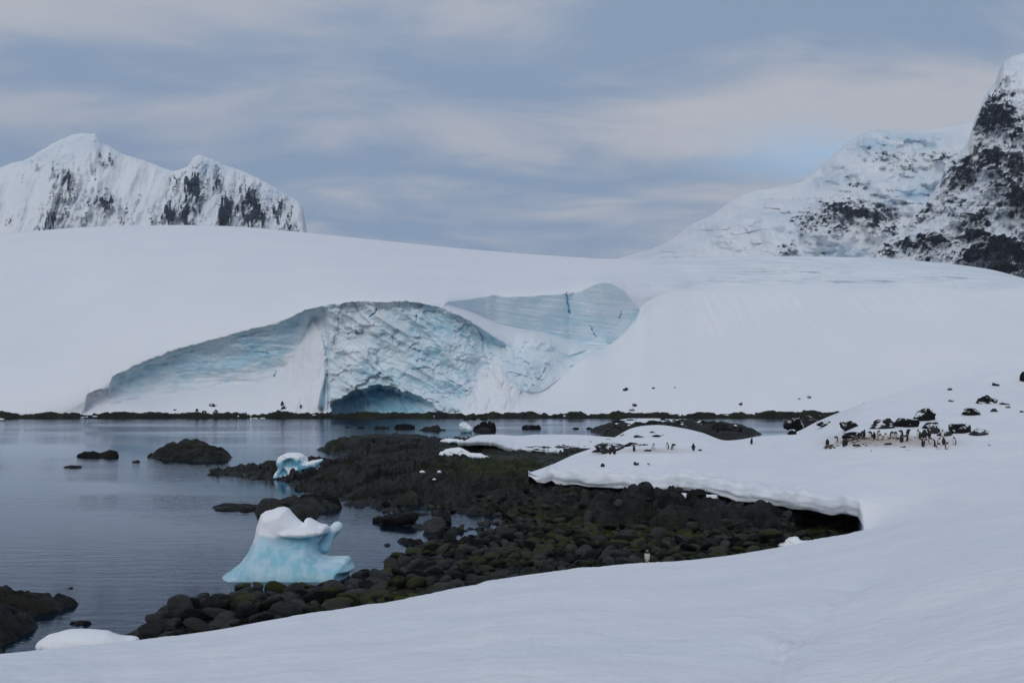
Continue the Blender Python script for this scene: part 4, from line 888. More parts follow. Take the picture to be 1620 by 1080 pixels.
for k, (x, y, w, h, lab) in enumerate([
    (152, 723, 66, 9, 'low dark rock with flat tail in the open water, far left'),
    (114, 739.5, 27, 4, 'small flat dark rock below the long low rock at far left'),
    (214, 731, 12, 3, 'tiny dark rock just left of the big rounded skerry'),
    (638, 678, 32, 8, 'largest hump in the row of low far rocks before the ice cave'),
    (682, 681, 38, 7, 'right end rock of the far low row before the ice cave'),
    (604, 678, 28, 4, 'thin low rock left of the largest hump in the far row'),
    (570, 677.5, 13, 2.6, 'short flat rock second from the left in the far row'),
    (549, 677, 9, 2, 'leftmost speck of rock in the far row'),
    (588, 661.5, 18, 4, 'small dark rock close under the ice cave mouth'),
    (647, 660.5, 24, 3.2, 'flat pale brown rock by the far shore under the cave'),
    (704, 661.5, 15, 4, 'dark rock by the far shore right of the white floe'),
    (716, 660.8, 12, 3, 'rock touching the right side of the far shore rock by the floe'),
    (742, 663.5, 22, 4, 'long low rock below the far shore, above the white ice block'),
    (766, 681, 36, 12, 'rounded dark rock right of the white ice block in the bay'),
    (841, 678, 28, 6, 'flat dark hump midway between ice block and snowy islet'),
    (766, 664, 13, 3, 'small rock near the far shore above the rounded bay rock'),
    (822, 661.6, 6, 2, 'speck of rock near the far shore in the middle of the bay'),
    (911, 678.5, 10, 2.4, 'thin rock left of the snowy islet'),
    (932, 678.5, 10, 3, 'small rock nearest the left end of the snowy islet'),
    (110, 930.5, 10, 3, 'small lone dark stone in the near water at left'),
    (125, 988, 36, 6, 'flat black slab awash beside the white ice lump'),
    (612, 862.5, 12, 4, 'small flat stone in the inlet left of the cobbles'),
    (698, 847, 14, 7, 'left of two small stones at the mouth of the pool'),
    (708, 847, 13, 7, 'right of two small stones at the mouth of the pool'),
    (748, 851, 18, 6, 'flat stone in the middle of the small pool')]):
    Y = float(gY(y)); wm = w * Y / F
    rockmass('sea_rock', oval(x, y, w, max(wm * 0.4, 0.5) if w > 14 else wm * 0.6, 14, 60 + k), h * Y / F * 0.92, max(wm * 0.16, 0.12), 700 + 7 * k, lab, 'rock', SK, bs=max(wm / 5.5, 0.25))
rockmass('skerry', [(234, 724), (246, 719), (268, 716), (300, 713), (330, 715), (356, 718), (370, 724), (345, 729), (310, 730), (275, 727), (250, 726)], 1.6, 3.0, 830, 'big rounded dark skerry alone in the bay left of the blue berg', 'rock', SK, bs=1.6)
rockmass('sea_rock', [(338, 803), (352, 799), (380, 799), (410, 800), (414, 805), (392, 808), (360, 808), (342, 807)], 0.42, 0.7, 850, 'long low flat rock reaching left behind the large iceberg', 'rock', SK, bs=2.2)
rockmass('sea_rock', [(402, 808), (415, 800), (450, 796), (495, 795), (536, 800), (538, 803), (515, 808), (495, 819), (470, 822), (430, 818), (408, 813)], 1.1, 1.2, 860, 'rounded slabby rock directly behind the large iceberg', 'rock', SK, bs=1.5)
rockmass('rock_point', [(-260, 1075), (-260, 940), (-100, 943), (0, 946), (40, 948), (85, 952), (118, 956), (92, 961), (84, 967), (70, 972), (58, 986), (52, 992), (38, 1000), (34, 1010), (12, 1018), (-10, 1032), (-60, 1050)], 0.8, 2.0, 880, 'dark ribbed rock point entering the near left corner', 'rock', None, res=0.11, bs=0.62)

# snowy islet in the bay
def build_islet():
    e = bpy.data.objects.new('rock_islet', None); COL.objects.link(e); c = on(1068, 690); e.location = (c[0], c[1], 0)
    e['label'] = 'long low rock islet under a flat cap of snow, far bay'; e['category'] = 'islet'
    poly = [(940, 684), (946, 678), (990, 674), (1100, 674), (1180, 680), (1198, 686), (1192, 690), (1120, 692), (1000, 692), (955, 689)]
    o = rockmass('rock', poly, 1.55, 5.0, 910, None, None, None, bs=1.4); o.parent = e; o.location = (o.location[0] - c[0], o.location[1] - c[1], 0)
    for k in ('label', 'category', 'group'):
        if k in o: del o[k]
    top = scurve([(960, 671), (975, 665), (1000, 661.5), (1030, 661.5), (1080, 664), (1112, 665.5), (1122, 669)]); bot = scurve([(960, 671.6), (980, 671), (1020, 671.5), (1060, 673), (1100, 672), (1122, 671)])
    cols = np.arange(961, 1121.5, 1.0); s = np.linspace(0, 1, 16)[:, None]; PX = np.repeat(cols[None], 16, 0)
    bj = bot(cols) + 0.5 * fbm(cols/5, cols*0, 915, 3); PY = bj + (top(cols) - bj) * s
    Y = 212 + 22 * s ** 1.3 + 0 * PX; X = (PX - CX) / F * Y; Z = HC + (HY - PY) / F * Y
    X = np.vstack([X[:1], X, X[-1:]]); Y = np.vstack([Y[:1] + 2, Y, Y[-1:] + 4]); Z = np.vstack([Z[:1] - 0.5, Z, Z[-1:] - 2])
    link('snow_cap', grid_mesh('snow_cap', X - c[0], Y - c[1], Z), M_SNOW, parent=e)
build_islet()

# ------------------------------------------------------------------ icebergs and stranded ice
def to_mesh(name, Fv, org, h, mat, loc, label, cat, crust=None, group=None, smooth_it=1, zcut=None):
    V, Q = nets(Fv, org, h)
    for _ in range(smooth_it):                                  # light relaxation
        S = np.zeros_like(V); C = np.zeros(len(V))
        for a, b in ((0, 1), (1, 2), (2, 3), (3, 0)):
            np.add.at(S, Q[:, a], V[Q[:, b]]); np.add.at(C, Q[:, a], 1); np.add.at(S, Q[:, b], V[Q[:, a]]); np.add.at(C, Q[:, b], 1)
        V = 0.5 * V + 0.5 * S / C[:, None]
    at_ = {'crust': crust(V)} if crust else {}
    o = link(name, mesh_np(name, V, Q, True, at_), mat, label=label, cat=cat, group=group); o.location = loc
    return o
def big_berg():
    Y0 = 56.5; s = Y0 / F; c = at(455, 913, Y0); c[2] = 0
    z913 = HC + (HY - 913) / F * Y0
    zz_ = [(90, 860), (140, 782), (200, 735), (330, 640), (385, 560), (420, 480), (440, 400), (445, 340), (465, 270), (490, 200), (530, 172), (600, 155), (650, 136), (700, 128), (750, 145), (785, 190), (830, 240), (880, 285), (900, 278), (905, 252), (925, 238), (950, 235), (985, 252), (1050, 290), (1110, 298), (1135, 325), (1130, 375), (1100, 400), (1055, 430), (1030, 490), (1038, 545), (1080, 575), (1160, 592), (1250, 590), (1330, 590), (1358, 612), (1366, 645), (1400, 690), (1395, 705), (1340, 745), (1360, 860)]
    P = []
    for a, b in zz_:
        px, py = 330 + a / 6.0, 780 + b / 6.0
        P.append(((px - 455) * s, (913 - py) * s + z913))
    h = 0.055
    X, Yv, Z = vox((-4.4, -2.6, -0.75), (4.2, 2.4, 4.25), h)
    x2, z2 = X[:, 0, :], Z[:, 0, :]
    D = poly_sd(x2, z2, P)
    T = lerp(1.9, 1.0, ss(-0.4, 3.6, z2)); T = T * np.sqrt(np.clip(D / 0.5, 0, 1))
    slope = lerp(-0.55, 0.25, ss(0.0, 2.6, z2))                        # foot reaches towards the viewer
    neck = 0.55 * np.exp(-((z2 - 1.95) / 0.5) ** 2) * ss(-0.9, 0.1, x2)     # hollow under the shelf
    front = slope - T + neck; back = slope + T
    body = np.maximum(np.maximum(-D[:, None, :], front[:, None, :] - Yv), Yv - back[:, None, :])
    def P3(px, py, y): return ((px - 455) * s, y, (913 - py) * s + z913)
    sh = ell(X, Yv, Z, P3(483, 840, -0.55), (1.32, 0.75, 0.27), 0.05)
    f = smin(body, sh, 0.14)
    horn = smin(cap(X, Yv, Z, P3(508, 868, 0.75), P3(516, 850, 0.95), 0.42, 0.30), cap(X, Yv, Z, P3(518, 846, 0.95), P3(529, 837, 1.0), 0.27, 0.29), 0.2)
    f = smin(f, horn, 0.12)
    f = f + 0.015 * blocks(X / 1.1 + 0.4 * Yv, Z / 0.9 + 0.5 * Yv, 34)[0] + 0.05 * p3(X / 1.3, Yv / 1.3, Z / 1.6, 31) + 0.018 * p3(X / 0.25, Yv / 0.25, Z / 0.4, 32)
    def crust(V):
        n = 0.16 * fbm(V[:, 0] / 0.7, V[:, 2] / 0.7, 33, 3)
        line = np.interp(V[:, 0], [-2.0, -1.75, -0.9, -0.6, -0.2, 2.6], [2.42, 2.40, 2.24, 2.12, 2.16, 2.22])
        top = ss(-0.06, 0.10, V[:, 2] - line + 0.3 * n)
        pale = 0.75 * ss(-0.9, -1.5, V[:, 0] + 0.45 * (2.4 - V[:, 2])) * ss(1.3, 1.9, V[:, 2] + n)
        return np.maximum(top * np.where(V[:, 1] > 0.45, 0.55, 1.0), pale)
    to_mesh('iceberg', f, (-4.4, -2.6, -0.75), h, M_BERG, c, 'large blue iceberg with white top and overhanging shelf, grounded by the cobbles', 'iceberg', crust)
big_berg()
def small_berg():
    Y0 = 111.0; s = Y0 / F; c = at(473, 759, Y0); c[2] = 0
    def q(px, py, y=0.0): return ((px - 473) * s, y, (759 - py) * s + 0.0)
    h = 0.062; lo, hi = (-3.2, -1.9, -0.5), (3.3, 1.9, 3.2)
    X, Y, Z = vox(lo, hi, h)
    f = ell(X, Y, Z, q(462, 735), (1.75, 1.25, 1.12)); f = smin(f, ell(X, Y, Z, q(465, 727, 0), (1.25, 1.0, 0.55)), 0.3)
    f = smin(f, ell(X, Y, Z, q(460, 752), (1.55, 1.2, 0.8)), 0.3)
    f = smin(f, cap(X, Y, Z, q(474, 744, -0.5), q(498, 737, -0.3), 0.55, 0.42), 0.3); f = smin(f, cap(X, Y, Z, q(496, 737, -0.3), q(509, 731, -0.2), 0.42, 0.24), 0.2)
    f = smin(f, ell(X, Y, Z, q(494, 748, 0.25), (1.15, 0.8, 0.75)), 0.2)
    f = smin(f, cap(X, Y, Z, q(470, 744, -0.9), q(463, 762, -0.9), 0.42, 0.5), 0.2); f = smin(f, cap(X, Y, Z, q(447, 750, -0.4), q(438, 759, -0.5), 0.45, 0.35), 0.25)
    cut = ell(X, Y, Z, q(461, 738, -1.45), (0.85, 0.8, 0.85)); cut = np.minimum(cut, ell(X, Y, Z, q(452, 751, -1.35), (0.55, 0.75, 0.7))); cut = np.minimum(cut, ell(X, Y, Z, q(491, 752, -1.05), (0.95, 0.7, 0.62), -0.35))
    f = -smin(-f, cut, 0.10)
    f = f + 0.07 * p3(X/0.7, Y/0.7, Z/0.7, 41) + 0.03 * p3(X/0.25, Y/0.25, Z/0.25, 42)
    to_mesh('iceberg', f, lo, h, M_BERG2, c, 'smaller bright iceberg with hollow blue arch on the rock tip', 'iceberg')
small_berg()
def lump(label, px, py, w, hpx, z0=0.0, seed=0, parts=None, mat=None, depth=0.7, name='ice_block', facet=0.5, Y=None, sink=0.25):
    """an irregular block of ice standing at photo position px, py (middle of its foot)"""
    Y0 = Y or float(gY(py, z0)); s = Y0 / F; W = w * s; H = hpx * s; h = max(W, H) / (46.0 if w > 15 else 20.0)
    rng = np.random.default_rng(seed)
    lo = (-0.62 * W, -0.62 * W * depth, -sink * H - 0.1); hi = (0.62 * W, 0.62 * W * depth, 1.25 * H)
    X, Yv, Z = vox(lo, hi, h); f = None
    for a, b, rx, rz in (parts or [(0, 0.4, 0.42, 0.5), (-0.25, 0.25, 0.25, 0.35), (0.25, 0.3, 0.25, 0.38)]):
        e = ell(X, Yv, Z, (a * W, rng.uniform(-0.08, 0.08) * W, b * H), (rx * W, rx * W * depth * rng.uniform(0.85, 1.1), rz * H)); f = e if f is None else smin(f, e, 0.09 * W)
    k = max(W, H); b1, e1 = blocks(X / (0.22*k) + 0.6*Yv/k, Z / (0.16*k) + 0.5*Yv/k, seed + 1)
    f = f - facet * (0.06 * k * b1 + 0.05 * k * p3(X/(0.2*k), Yv/(0.2*k), Z/(0.2*k), seed + 2) + 0.02 * k * p3(X/(0.07*k), Yv/(0.07*k), Z/(0.07*k), seed + 3))
    c = at(px, py, Y0); c[2] = z0
    return to_mesh(name, f, lo, h, mat or M_CHUNK, c, label, 'ice')
lump('jagged white ice block stranded on the dark rocks above the snow spit', 729, 727, 74, 17, 1.0, 21, [(-0.18, 0.5, 0.28, 0.52), (0.2, 0.3, 0.28, 0.32), (-0.02, 0.45, 0.2, 0.5), (0.4, 0.22, 0.14, 0.24)])
lump('low white ice block at the left tip of the snow spit', 713, 700, 34, 8, 0.9, 22, Y=158)
lump('upright pale blue ice block floating in the middle of the bay', 737, 684, 24, 16, 0.0, 23, [(-0.12, 0.5, 0.34, 0.56), (0.2, 0.3, 0.28, 0.38)])
lump('thin white floe close to the far shore under the cliff', 683, 660.5, 17, 3.2, 0.0, 24)
lump('tiny white ice scrap at the left picture edge by the far shore', 2, 665, 11, 4, 0.0, 25)
lump('smooth white snow-covered ice lump floating behind the near snow edge', 142, 1034, 160, 40, 0.0, 26, [(-0.12, 0.35, 0.36, 0.56), (0.05, 0.42, 0.30, 0.52), (-0.36, 0.18, 0.18, 0.36), (0.34, 0.3, 0.22, 0.32)], depth=0.6, facet=0.22)
lump('angular snow chunk lying on the cobbles by the dark hollow', 1262, 866, 60, 17, 1.1, 27, [(-0.1, 0.5, 0.25, 0.5), (0.2, 0.3, 0.35, 0.4), (-0.3, 0.2, 0.25, 0.35)], Y=58.5, facet=0.7, name='snow_chunk')
for k, (x, y, w, hh, z0, lab) in enumerate([(646, 746, 9, 4.5, 1.3, 'left of three small white ice bits in a row on the rocks'), (668, 747, 9, 4.5, 1.3, 'middle of three small white ice bits in a row on the rocks'), (695, 747, 7, 4.5, 1.3, 'right of three small white ice bits in a row on the rocks'), (641, 757, 4, 5, 1.2, 'tiny upright white ice bit below the row on the rocks'), (687, 758, 6, 3, 1.2, 'tiny flat white ice bit below the row on the rocks'), (691, 726, 6, 3, 1.1, 'white crumb of ice left of the stranded jagged block'),
        (995, 676, 6, 6, 1.2, 'white ice lump on the left part of the islet below its snow cap'), (1084, 681, 16, 9, 1.0, 'rounded pale ice block on the middle of the islet front'), (1101, 679, 8, 4, 1.0, 'small ice lump next right of the rounded block on the islet'), (1112, 680, 11, 5, 1.0, 'ice lump third from left on the islet front'), (1125, 678, 9, 4, 1.0, 'small ice lump right of the snow cap on the islet'), (1146, 676, 9, 3.5, 1.0, 'flat ice scrap towards the right end of the islet'), (1163, 675, 7, 4.5, 1.0, 'last ice scrap at the right end of the islet')]):
    Y = float(gY(y, z0)) if y > 700 else 206.0
    zc = z0 if y > 700 else HC + (HY - y) / F * Y
    if y > 700:
        p = on(x, y, z0); zc = float(shore_height(np.array([p[0]]), np.array([p[1]]))[0][0]); Y = float(gY(y, max(min(zc, 2.2), 0.2))); zc = HC + (HY - y) / F * Y
    lump(lab, x, y, w, hh, zc - 0.05, 130 + k, Y=Y, name='ice_bit', sink=0.5)
for k, (x, y, w, hh) in enumerate([(131, 661, 6, 2), (137, 660, 5, 2), (150, 659.5, 8, 2.4), (377, 659, 3, 2.5), (397, 662, 4, 2), (404, 662, 8, 1.6), (415, 662, 8, 1.6), (497, 657, 6, 2), (893, 659, 4, 3)]):
    lump(['white ice scrap at the water line below the left cliff end, first of three', 'white ice scrap at the water line below the left cliff end, second of three', 'white ice scrap at the water line below the left cliff end, third of three', 'single white speck on the far rocks below the snow apron', 'left of three white flecks at the far water line left of the cave', 'middle of three white flecks at the far water line left of the cave', 'right of three white flecks at the far water line left of the cave', 'white scrap on the far rocks just left of the cave pillar', 'white lump on the far rocks below the right snow slope'][k],
         x, y, w, hh, HC + (HY - y) / F * 283.2, 160 + k, Y=283.2, name='ice_bit', sink=0.5)
lump('ragged snow flap drooping over the cliff edge below the snow bank', 1106, 783, 70, 13, 2.0, 28, [(-0.3, 0.5, 0.22, 0.4), (-0.08, 0.35, 0.2, 0.5), (0.1, 0.45, 0.2, 0.42), (0.3, 0.3, 0.22, 0.36)], Y=73.4, depth=0.3, facet=0.5, name='snow_chunk', mat=M_SNOW)

# ------------------------------------------------------------------ boulders in the snow
def boulder(px, py, w, hpx, label, seed, where='bank', roll=0.0, depth=0.8, sink=0.92, group='boulders poking out of the snow', angular=12, level=3, parent=None, lift=0.0):
    if where == 'glacier': sink = 1.35
    if where == 'bank': Y = float(bank_Y(px, py))
    elif where == 'glacier': Y = float(glacier_Y(px, np.array([py]))[0][0]) - 0.5
    else: Y = where
    s = Y / F; V, T = stone(seed, level, (w * s / 2 * 0.98, w * s / 2 * depth, hpx * s / (2 - sink) * 0.86), angular, 0.2, (0.42, 0.9))
    me = mesh_np('boulder', V, T, True, {'rnd': np.full(len(V), 0.5)})
    me.set_sharp_from_angle(angle=R(34))
    o = link('boulder', me, M_BOULDER, label=label, cat='rock', group=group)
    p = at(px, py, Y); o.location = (p[0], p[1] + w * s * 0.15, p[2] + hpx * s / (2 - sink) * (1 - sink) + lift); o.rotation_euler = (0, roll, 0)
    return o
for k, a in enumerate([
    (1172, 638, 7, 5, 'tiny dark stone on the far snow slope above the bay', 'glacier'), (1265, 632, 7, 4, 'left of two small stones on the snow above the dark shore rocks', 'glacier'), (1279, 630, 12, 6, 'right of two small stones on the snow above the dark shore rocks', 'glacier'),
    (1367, 642, 12, 8, 'single grey stone on open snow above the long outcrop', 'glacier'), (1502, 617, 10, 5, 'small rounded stone on snow left of the upper boulders', 'bank'), (1505, 635, 10, 4, 'flat stone on the snow left of the smooth grey boulder', 'bank'),
    (1576, 609, 12, 8, 'square grey stone high on the snow near the right edge', 'bank'), (1621, 602, 14, 16, 'dark rock cut by the right picture edge, highest on the snow', 'bank'),
    (1564, 639, 42, 16, 'smooth dark grey boulder, upper right, widest of its pair', 'bank'), (1592, 641, 21, 6, 'flat grey stone against the right foot of the smooth boulder', 'bank'),
    (1538, 655, 34, 11, 'pale grey half-buried boulder above the big double rock', 'bank'), (1574, 651, 14, 6, 'slanting thin stone on the snow at far right', 'bank'), (1595, 645, 9, 4, 'small dark stone below the flat grey stone at far right', 'bank'), (1617, 652, 9, 5, 'small stone at the right picture edge beside the thin slivers', 'bank'),
    (1524, 683, 44, 25, 'big dark dome boulder behind the right end of the rookery', 'bank'), (1551, 687, 34, 15, 'dark low rock leaning on the right of the big dome boulder', 'bank'),
    (1462, 664, 42, 21, 'highest dark peak of the long outcrop behind the rookery', 'bank'), (1432, 674, 50, 21, 'middle mass of the long dark outcrop behind the rookery', 'bank'), (1396, 675, 44, 13, 'left low end of the long dark outcrop behind the rookery', 'bank'), (1408, 668, 16, 9, 'small knob on top of the left end of the long outcrop', 'bank'),
    (1344, 677, 31, 14, 'rounded dark boulder standing alone left of the long outcrop', 'bank'), (1305, 672, 40, 9, 'flat dark rock on snow right of the shore rocks', 'bank'), (1255, 687, 21, 9, 'dark rock at the water edge right of the bay', 'bank'),
    (1474, 676, 28, 12, 'slanting grey rock just above the rookery crowd', 'bank'), (1480, 684, 24, 13, 'black rock directly behind the rookery crowd', 'bank'), (1497, 688, 26, 6, 'low black rock right of the rookery crowd', 'bank'),
    (1348, 690, 46, 9, 'long grey rock slab at the left of the rookery', 'bank'), (1380, 715, 8, 3.5, 'small dark stone on snow in front of the rookery', 'bank'), (1430, 709, 11, 5, 'upper of two flat slanting stones in front of the rookery', 'bank'), (1436, 714, 11, 3.5, 'lower of two flat slanting stones in front of the rookery', 'bank'), (1566, 704, 6, 3, 'small stone alone on the snow far right of the penguins', 'bank'),
    (972, 715, 66, 19, 'big smooth dark rock with penguins at its foot on the snow bank', 'bank'), (951, 716, 34, 11, 'low dark wedge against the left of the big smooth bank rock', 'bank'), (1006, 707, 44, 9, 'low dark ledge trailing right from the big smooth bank rock', 'bank'), (986, 690, 13, 6, 'small dark stone left of the striped rocks on the snow hump', 'bank'),
    (1014, 694, 26, 8, 'left striped rock showing through snow on the hump', 'bank'), (1030, 687, 22, 5, 'upper striped rock showing through snow on the hump', 'bank'), (1040, 693, 22, 6, 'right striped rock showing through snow on the hump', 'bank'), (1049, 690, 8, 4, 'last small stone right of the striped rocks on the hump', 'bank'),
    (954, 737, 10, 5, 'left of two dark stones on the snow below the bank rock', 'bank'), (1007, 733, 11, 5, 'right of two dark stones on the snow below the bank rock', 'bank'), (944, 715, 9, 4.5, 'small grey stone left of the first penguins on the bank', 'bank'), (1107, 713, 9, 3.5, 'small dark stone right of the penguin with spread flippers', 'bank'), (1026, 733.5, 6, 2.5, 'thin stone right of the dark stones below the bank rock', 'bank'),
    (990, 615, 14, 9, 'dark rock cluster high on the right snow slope', 'glacier'), (1034, 613, 6, 3.5, 'small dark stone right of the cluster on the snow slope', 'glacier'), (1004, 640, 9, 4, 'upper of two flat rocks on the snow above the far shore', 'glacier'), (1001, 648, 17, 4, 'lower of two flat rocks on the snow above the far shore', 'glacier'), (1068, 613, 4, 3, 'tiny stone farthest right on the lower snow slope', 'glacier'),
    (277, 648, 6, 5, 'small dark rock leftmost on the snow apron', 'glacier'), (311, 649, 6, 5, 'small rock second from the left on the snow apron', 'glacier'), (336, 642, 16, 5, 'upper flat rock of the cluster on the snow apron', 'glacier'), (322, 653, 13, 5, 'lower left rock of the cluster on the snow apron', 'glacier'), (340, 653, 11, 6, 'lower right rock of the cluster on the snow apron', 'glacier'), (387, 655, 11, 4, 'flat rock on the far shore midway along the apron', 'glacier'),
    (446, 638, 9, 7, 'top stone of the balanced pile left of the cave', 'glacier'), (450, 643, 12, 4, 'middle flat stone of the balanced pile left of the cave', 'glacier'), (445, 650, 20, 6, 'wide bottom stone of the balanced pile left of the cave', 'glacier'), (476, 641, 4, 4, 'tiny stone right of the balanced pile', 'glacier'), (457, 654, 7, 5, 'small rock at the right foot of the balanced pile', 'glacier')]):
    px, py, w, hh, lab, where = a
    wide = w > 25
    boulder(px, py, w, hh, lab, 2000 + 13 * k, where, roll=(-0.25 if lab.startswith(('highest', 'middle mass', 'upper of two flat', 'slanting')) else 0.0), level=4 if wide else (3 if w > 12 else 2))
for k, (x, y, w, hh, lab) in enumerate([(1262, 672, 26, 20, 'tallest dark shore rock at the right end of the bay'), (1280, 671, 22, 19, 'rounded dark shore rock right of the tallest one at the bay end'), (1247, 672, 20, 10, 'low dark shore rock left of the tallest one at the bay end'), (1302, 661, 18, 9, 'small dark rock with snow behind the bay end rocks')]):
    boulder(x, y, w, hh, lab, 2900 + k, 150.0 if x < 1290 else 165.0, level=4, group='dark rocks at the end of the bay', lift=-0.2)

# ------------------------------------------------------------------ penguins
def penguin_mesh(pose):
    h = 0.0145; lo, hi = (-0.30, -0.30, -0.02), (0.34, 0.30, 0.84)
    if pose == 'lying': lo, hi = (-0.42, -0.24, -0.02), (0.46, 0.24, 0.36)
    X, Y, Z = vox(lo, hi, h)
    if pose == 'lying':
        f = ell(X, Y, Z, (0, 0, 0.13), (0.31, 0.145, 0.125)); f = smin(f, ell(X, Y, Z, (0.29, 0, 0.19), (0.10, 0.07, 0.075)), 0.08)
        head = (0.33, 0.0, 0.20); f = smin(f, cap(X, Y, Z, (0.38, 0, 0.19), (0.43, 0, 0.18), 0.02, 0.009), 0.02); f = smin(f, cap(X, Y, Z, (-0.28, 0, 0.09), (-0.38, 0, 0.05), 0.05, 0.02), 0.05)
        for sgn in (-1, 1): f = smin(f, ell(X, Y, Z, (0.0, sgn * 0.14, 0.12), (0.15, 0.022, 0.05)), 0.02)
    else:
        lean = {'stand': 0.03, 'hunch': 0.05, 'spread': 0.02, 'bent': 0.17}[pose]; hz = {'stand': 0.68, 'hunch': 0.585, 'spread': 0.67, 'bent': 0.53}[pose]
        f = ell(X - lean * Z * 0.35, Y, Z, (0.0, 0, 0.29), (0.135, 0.145, 0.265)); f = smin(f, ell(X, Y, Z, (lean * 0.5, 0, 0.44), (0.105, 0.115, 0.17)), 0.08)
        hx = lean + (0.10 if pose == 'bent' else 0.015)
        f = smin(f, cap(X, Y, Z, (lean * 0.6, 0, 0.50), (hx, 0, hz - 0.02), 0.075, 0.058), 0.05); f = smin(f, ell(X, Y, Z, (hx + 0.01, 0, hz), (0.078, 0.06, 0.06)), 0.03)
        drop = -0.05 if pose in ('hunch', 'bent') else 0.0
        f = smin(f, cap(X, Y, Z, (hx + 0.07, 0, hz), (hx + 0.14, 0, hz - 0.01 + drop), 0.02, 0.008), 0.02)
        f = smin(f, cap(X, Y, Z, (-0.10, 0, 0.10), (-0.22, 0, 0.015), 0.055, 0.018), 0.06)
        for sgn in (-1, 1):
            if pose == 'spread': f = smin(f, cap(X, Y, Z, (0, sgn * 0.12, 0.47), (-0.03, sgn * 0.27, 0.27), 0.032, 0.016), 0.02)
            else: f = smin(f, cap(X, Y, Z, (0.0, sgn * 0.125, 0.46), (-0.05, sgn * 0.165, 0.22), 0.030, 0.016), 0.02)
            f = smin(f, ell(X, Y, Z, (0.07, sgn * 0.07, 0.012), (0.10, 0.045, 0.022)), 0.02)
    V, Q = nets(f, lo, h); me = mesh_np('penguin', V, Q)
    for m in (M_PB, M_PW, M_PO): me.materials.append(m)
    C = V[Q].mean(1); mi = np.zeros(len(Q), np.int32)
    if pose == 'lying':
        mi[(C[:, 2] < 0.09) & (C[:, 0] < 0.25)] = 1; mi[C[:, 0] > 0.40] = 2
    else:
        belly = (C[:, 0] > 0.005 + 0.35 * lean * C[:, 2] + 0.25 * np.abs(C[:, 1])) & (C[:, 2] > 0.03) & (C[:, 2] < hz - 0.115) & (np.abs(C[:, 1]) < 0.135)
        mi[belly] = 1
        patch = (np.abs(C[:, 2] - hz - 0.035) < 0.014) & (np.abs(C[:, 1]) > 0.02) & (C[:, 0] > hx - 0.02); mi[patch] = 1
        mi[C[:, 2] < 0.03] = 2; mi[(C[:, 0] > hx + 0.088) & (C[:, 2] > hz - 0.12)] = 2
    me.polygons.foreach_set('material_index', mi)
    return me
PM = {k: penguin_mesh(k) for k in ('stand', 'hunch', 'spread', 'bent', 'lying')}
ordn = ['first', 'second', 'third', 'fourth', 'fifth', 'sixth', 'seventh', 'eighth', 'ninth', 'tenth', 'eleventh', 'twelfth', 'thirteenth', 'fourteenth', 'fifteenth', 'sixteenth', 'seventeenth', 'eighteenth', 'nineteenth', 'twentieth', 'twenty-first', 'twenty-second', 'twenty-third', 'twenty-fourth', 'twenty-fifth', 'twenty-sixth', 'twenty-seventh', 'twenty-eighth', 'twenty-ninth', 'thirtieth', 'thirty-first', 'thirty-second', 'thirty-third', 'thirty-fourth', 'thirty-fifth']
# heading: 0 = faces right, 90 = away, 180 = left, 270 = towards the viewer
rook = [(1309, 705, 'hunch', 80), (1324, 699, 'bent', 200), (1335, 707, 'stand', 100), (1339, 705, 'stand', 40), (1356, 707, 'lying', 170), (1363, 692, 'bent', 330), (1367, 692, 'stand', 20), (1378, 692, 'bent', 190), (1383, 695, 'stand', 80), (1390, 691, 'hunch', 280), (1392, 697, 'hunch', 270), (1401, 697, 'stand', 260), (1404, 705, 'lying', 10), (1410, 692, 'bent', 300), (1417, 692, 'bent', 250), (1426, 701, 'stand', 110), (1427, 690, 'bent', 170), (1431, 699, 'hunch', 285), (1435, 698, 'stand', 10), (1436, 689, 'bent', 20), (1453, 692, 'stand', 200), (1456, 695, 'stand', 90), (1459, 707, 'stand', 150), (1461, 693, 'stand', 70), (1464, 692, 'spread', 110), (1464.5, 704.5, 'hunch', 300), (1470, 693, 'stand', 60), (1472, 703, 'hunch', 275), (1478, 707, 'stand', 160), (1485, 712, 'hunch', 265), (1486, 705, 'stand', 270), (1491, 691, 'stand', 265), (1493, 704, 'stand', 80), (1498, 711, 'hunch', 290), (1510, 704, 'stand', 205)]
rook.sort()
RG = 'penguins of the rookery on the snow bank'
posew = {'stand': 'upright penguin', 'hunch': 'hunched penguin', 'spread': 'penguin with spread flippers', 'bent': 'penguin bending forward', 'lying': 'penguin lying on its belly'}
def penguin(px, py, pose, head, label, group, Y=None, sc=1.0):
    Y = Y or float(bank_Y(px, py)); p = at(px, py, Y)
    o = link('penguin', PM[pose], None, label=label, cat='penguin', group=group)
    o.location = p + np.array([0, 0, 0.0]); o.rotation_euler = (0, 0, R(head)); o.scale = (sc, sc, sc)
for k, (x, y, pose, hd) in enumerate(rook):
    view = 'dark back towards us' if 30 < hd < 150 else ('white front towards us' if 235 < hd < 310 else 'seen from the side')
    penguin(x, y, pose, hd, f'{posew[pose]}, {view}, {ordn[k]} from the left in the rookery', RG, sc=random.Random(k).uniform(0.94, 1.06))
BG = 'penguins beside the big rock on the snow bank'
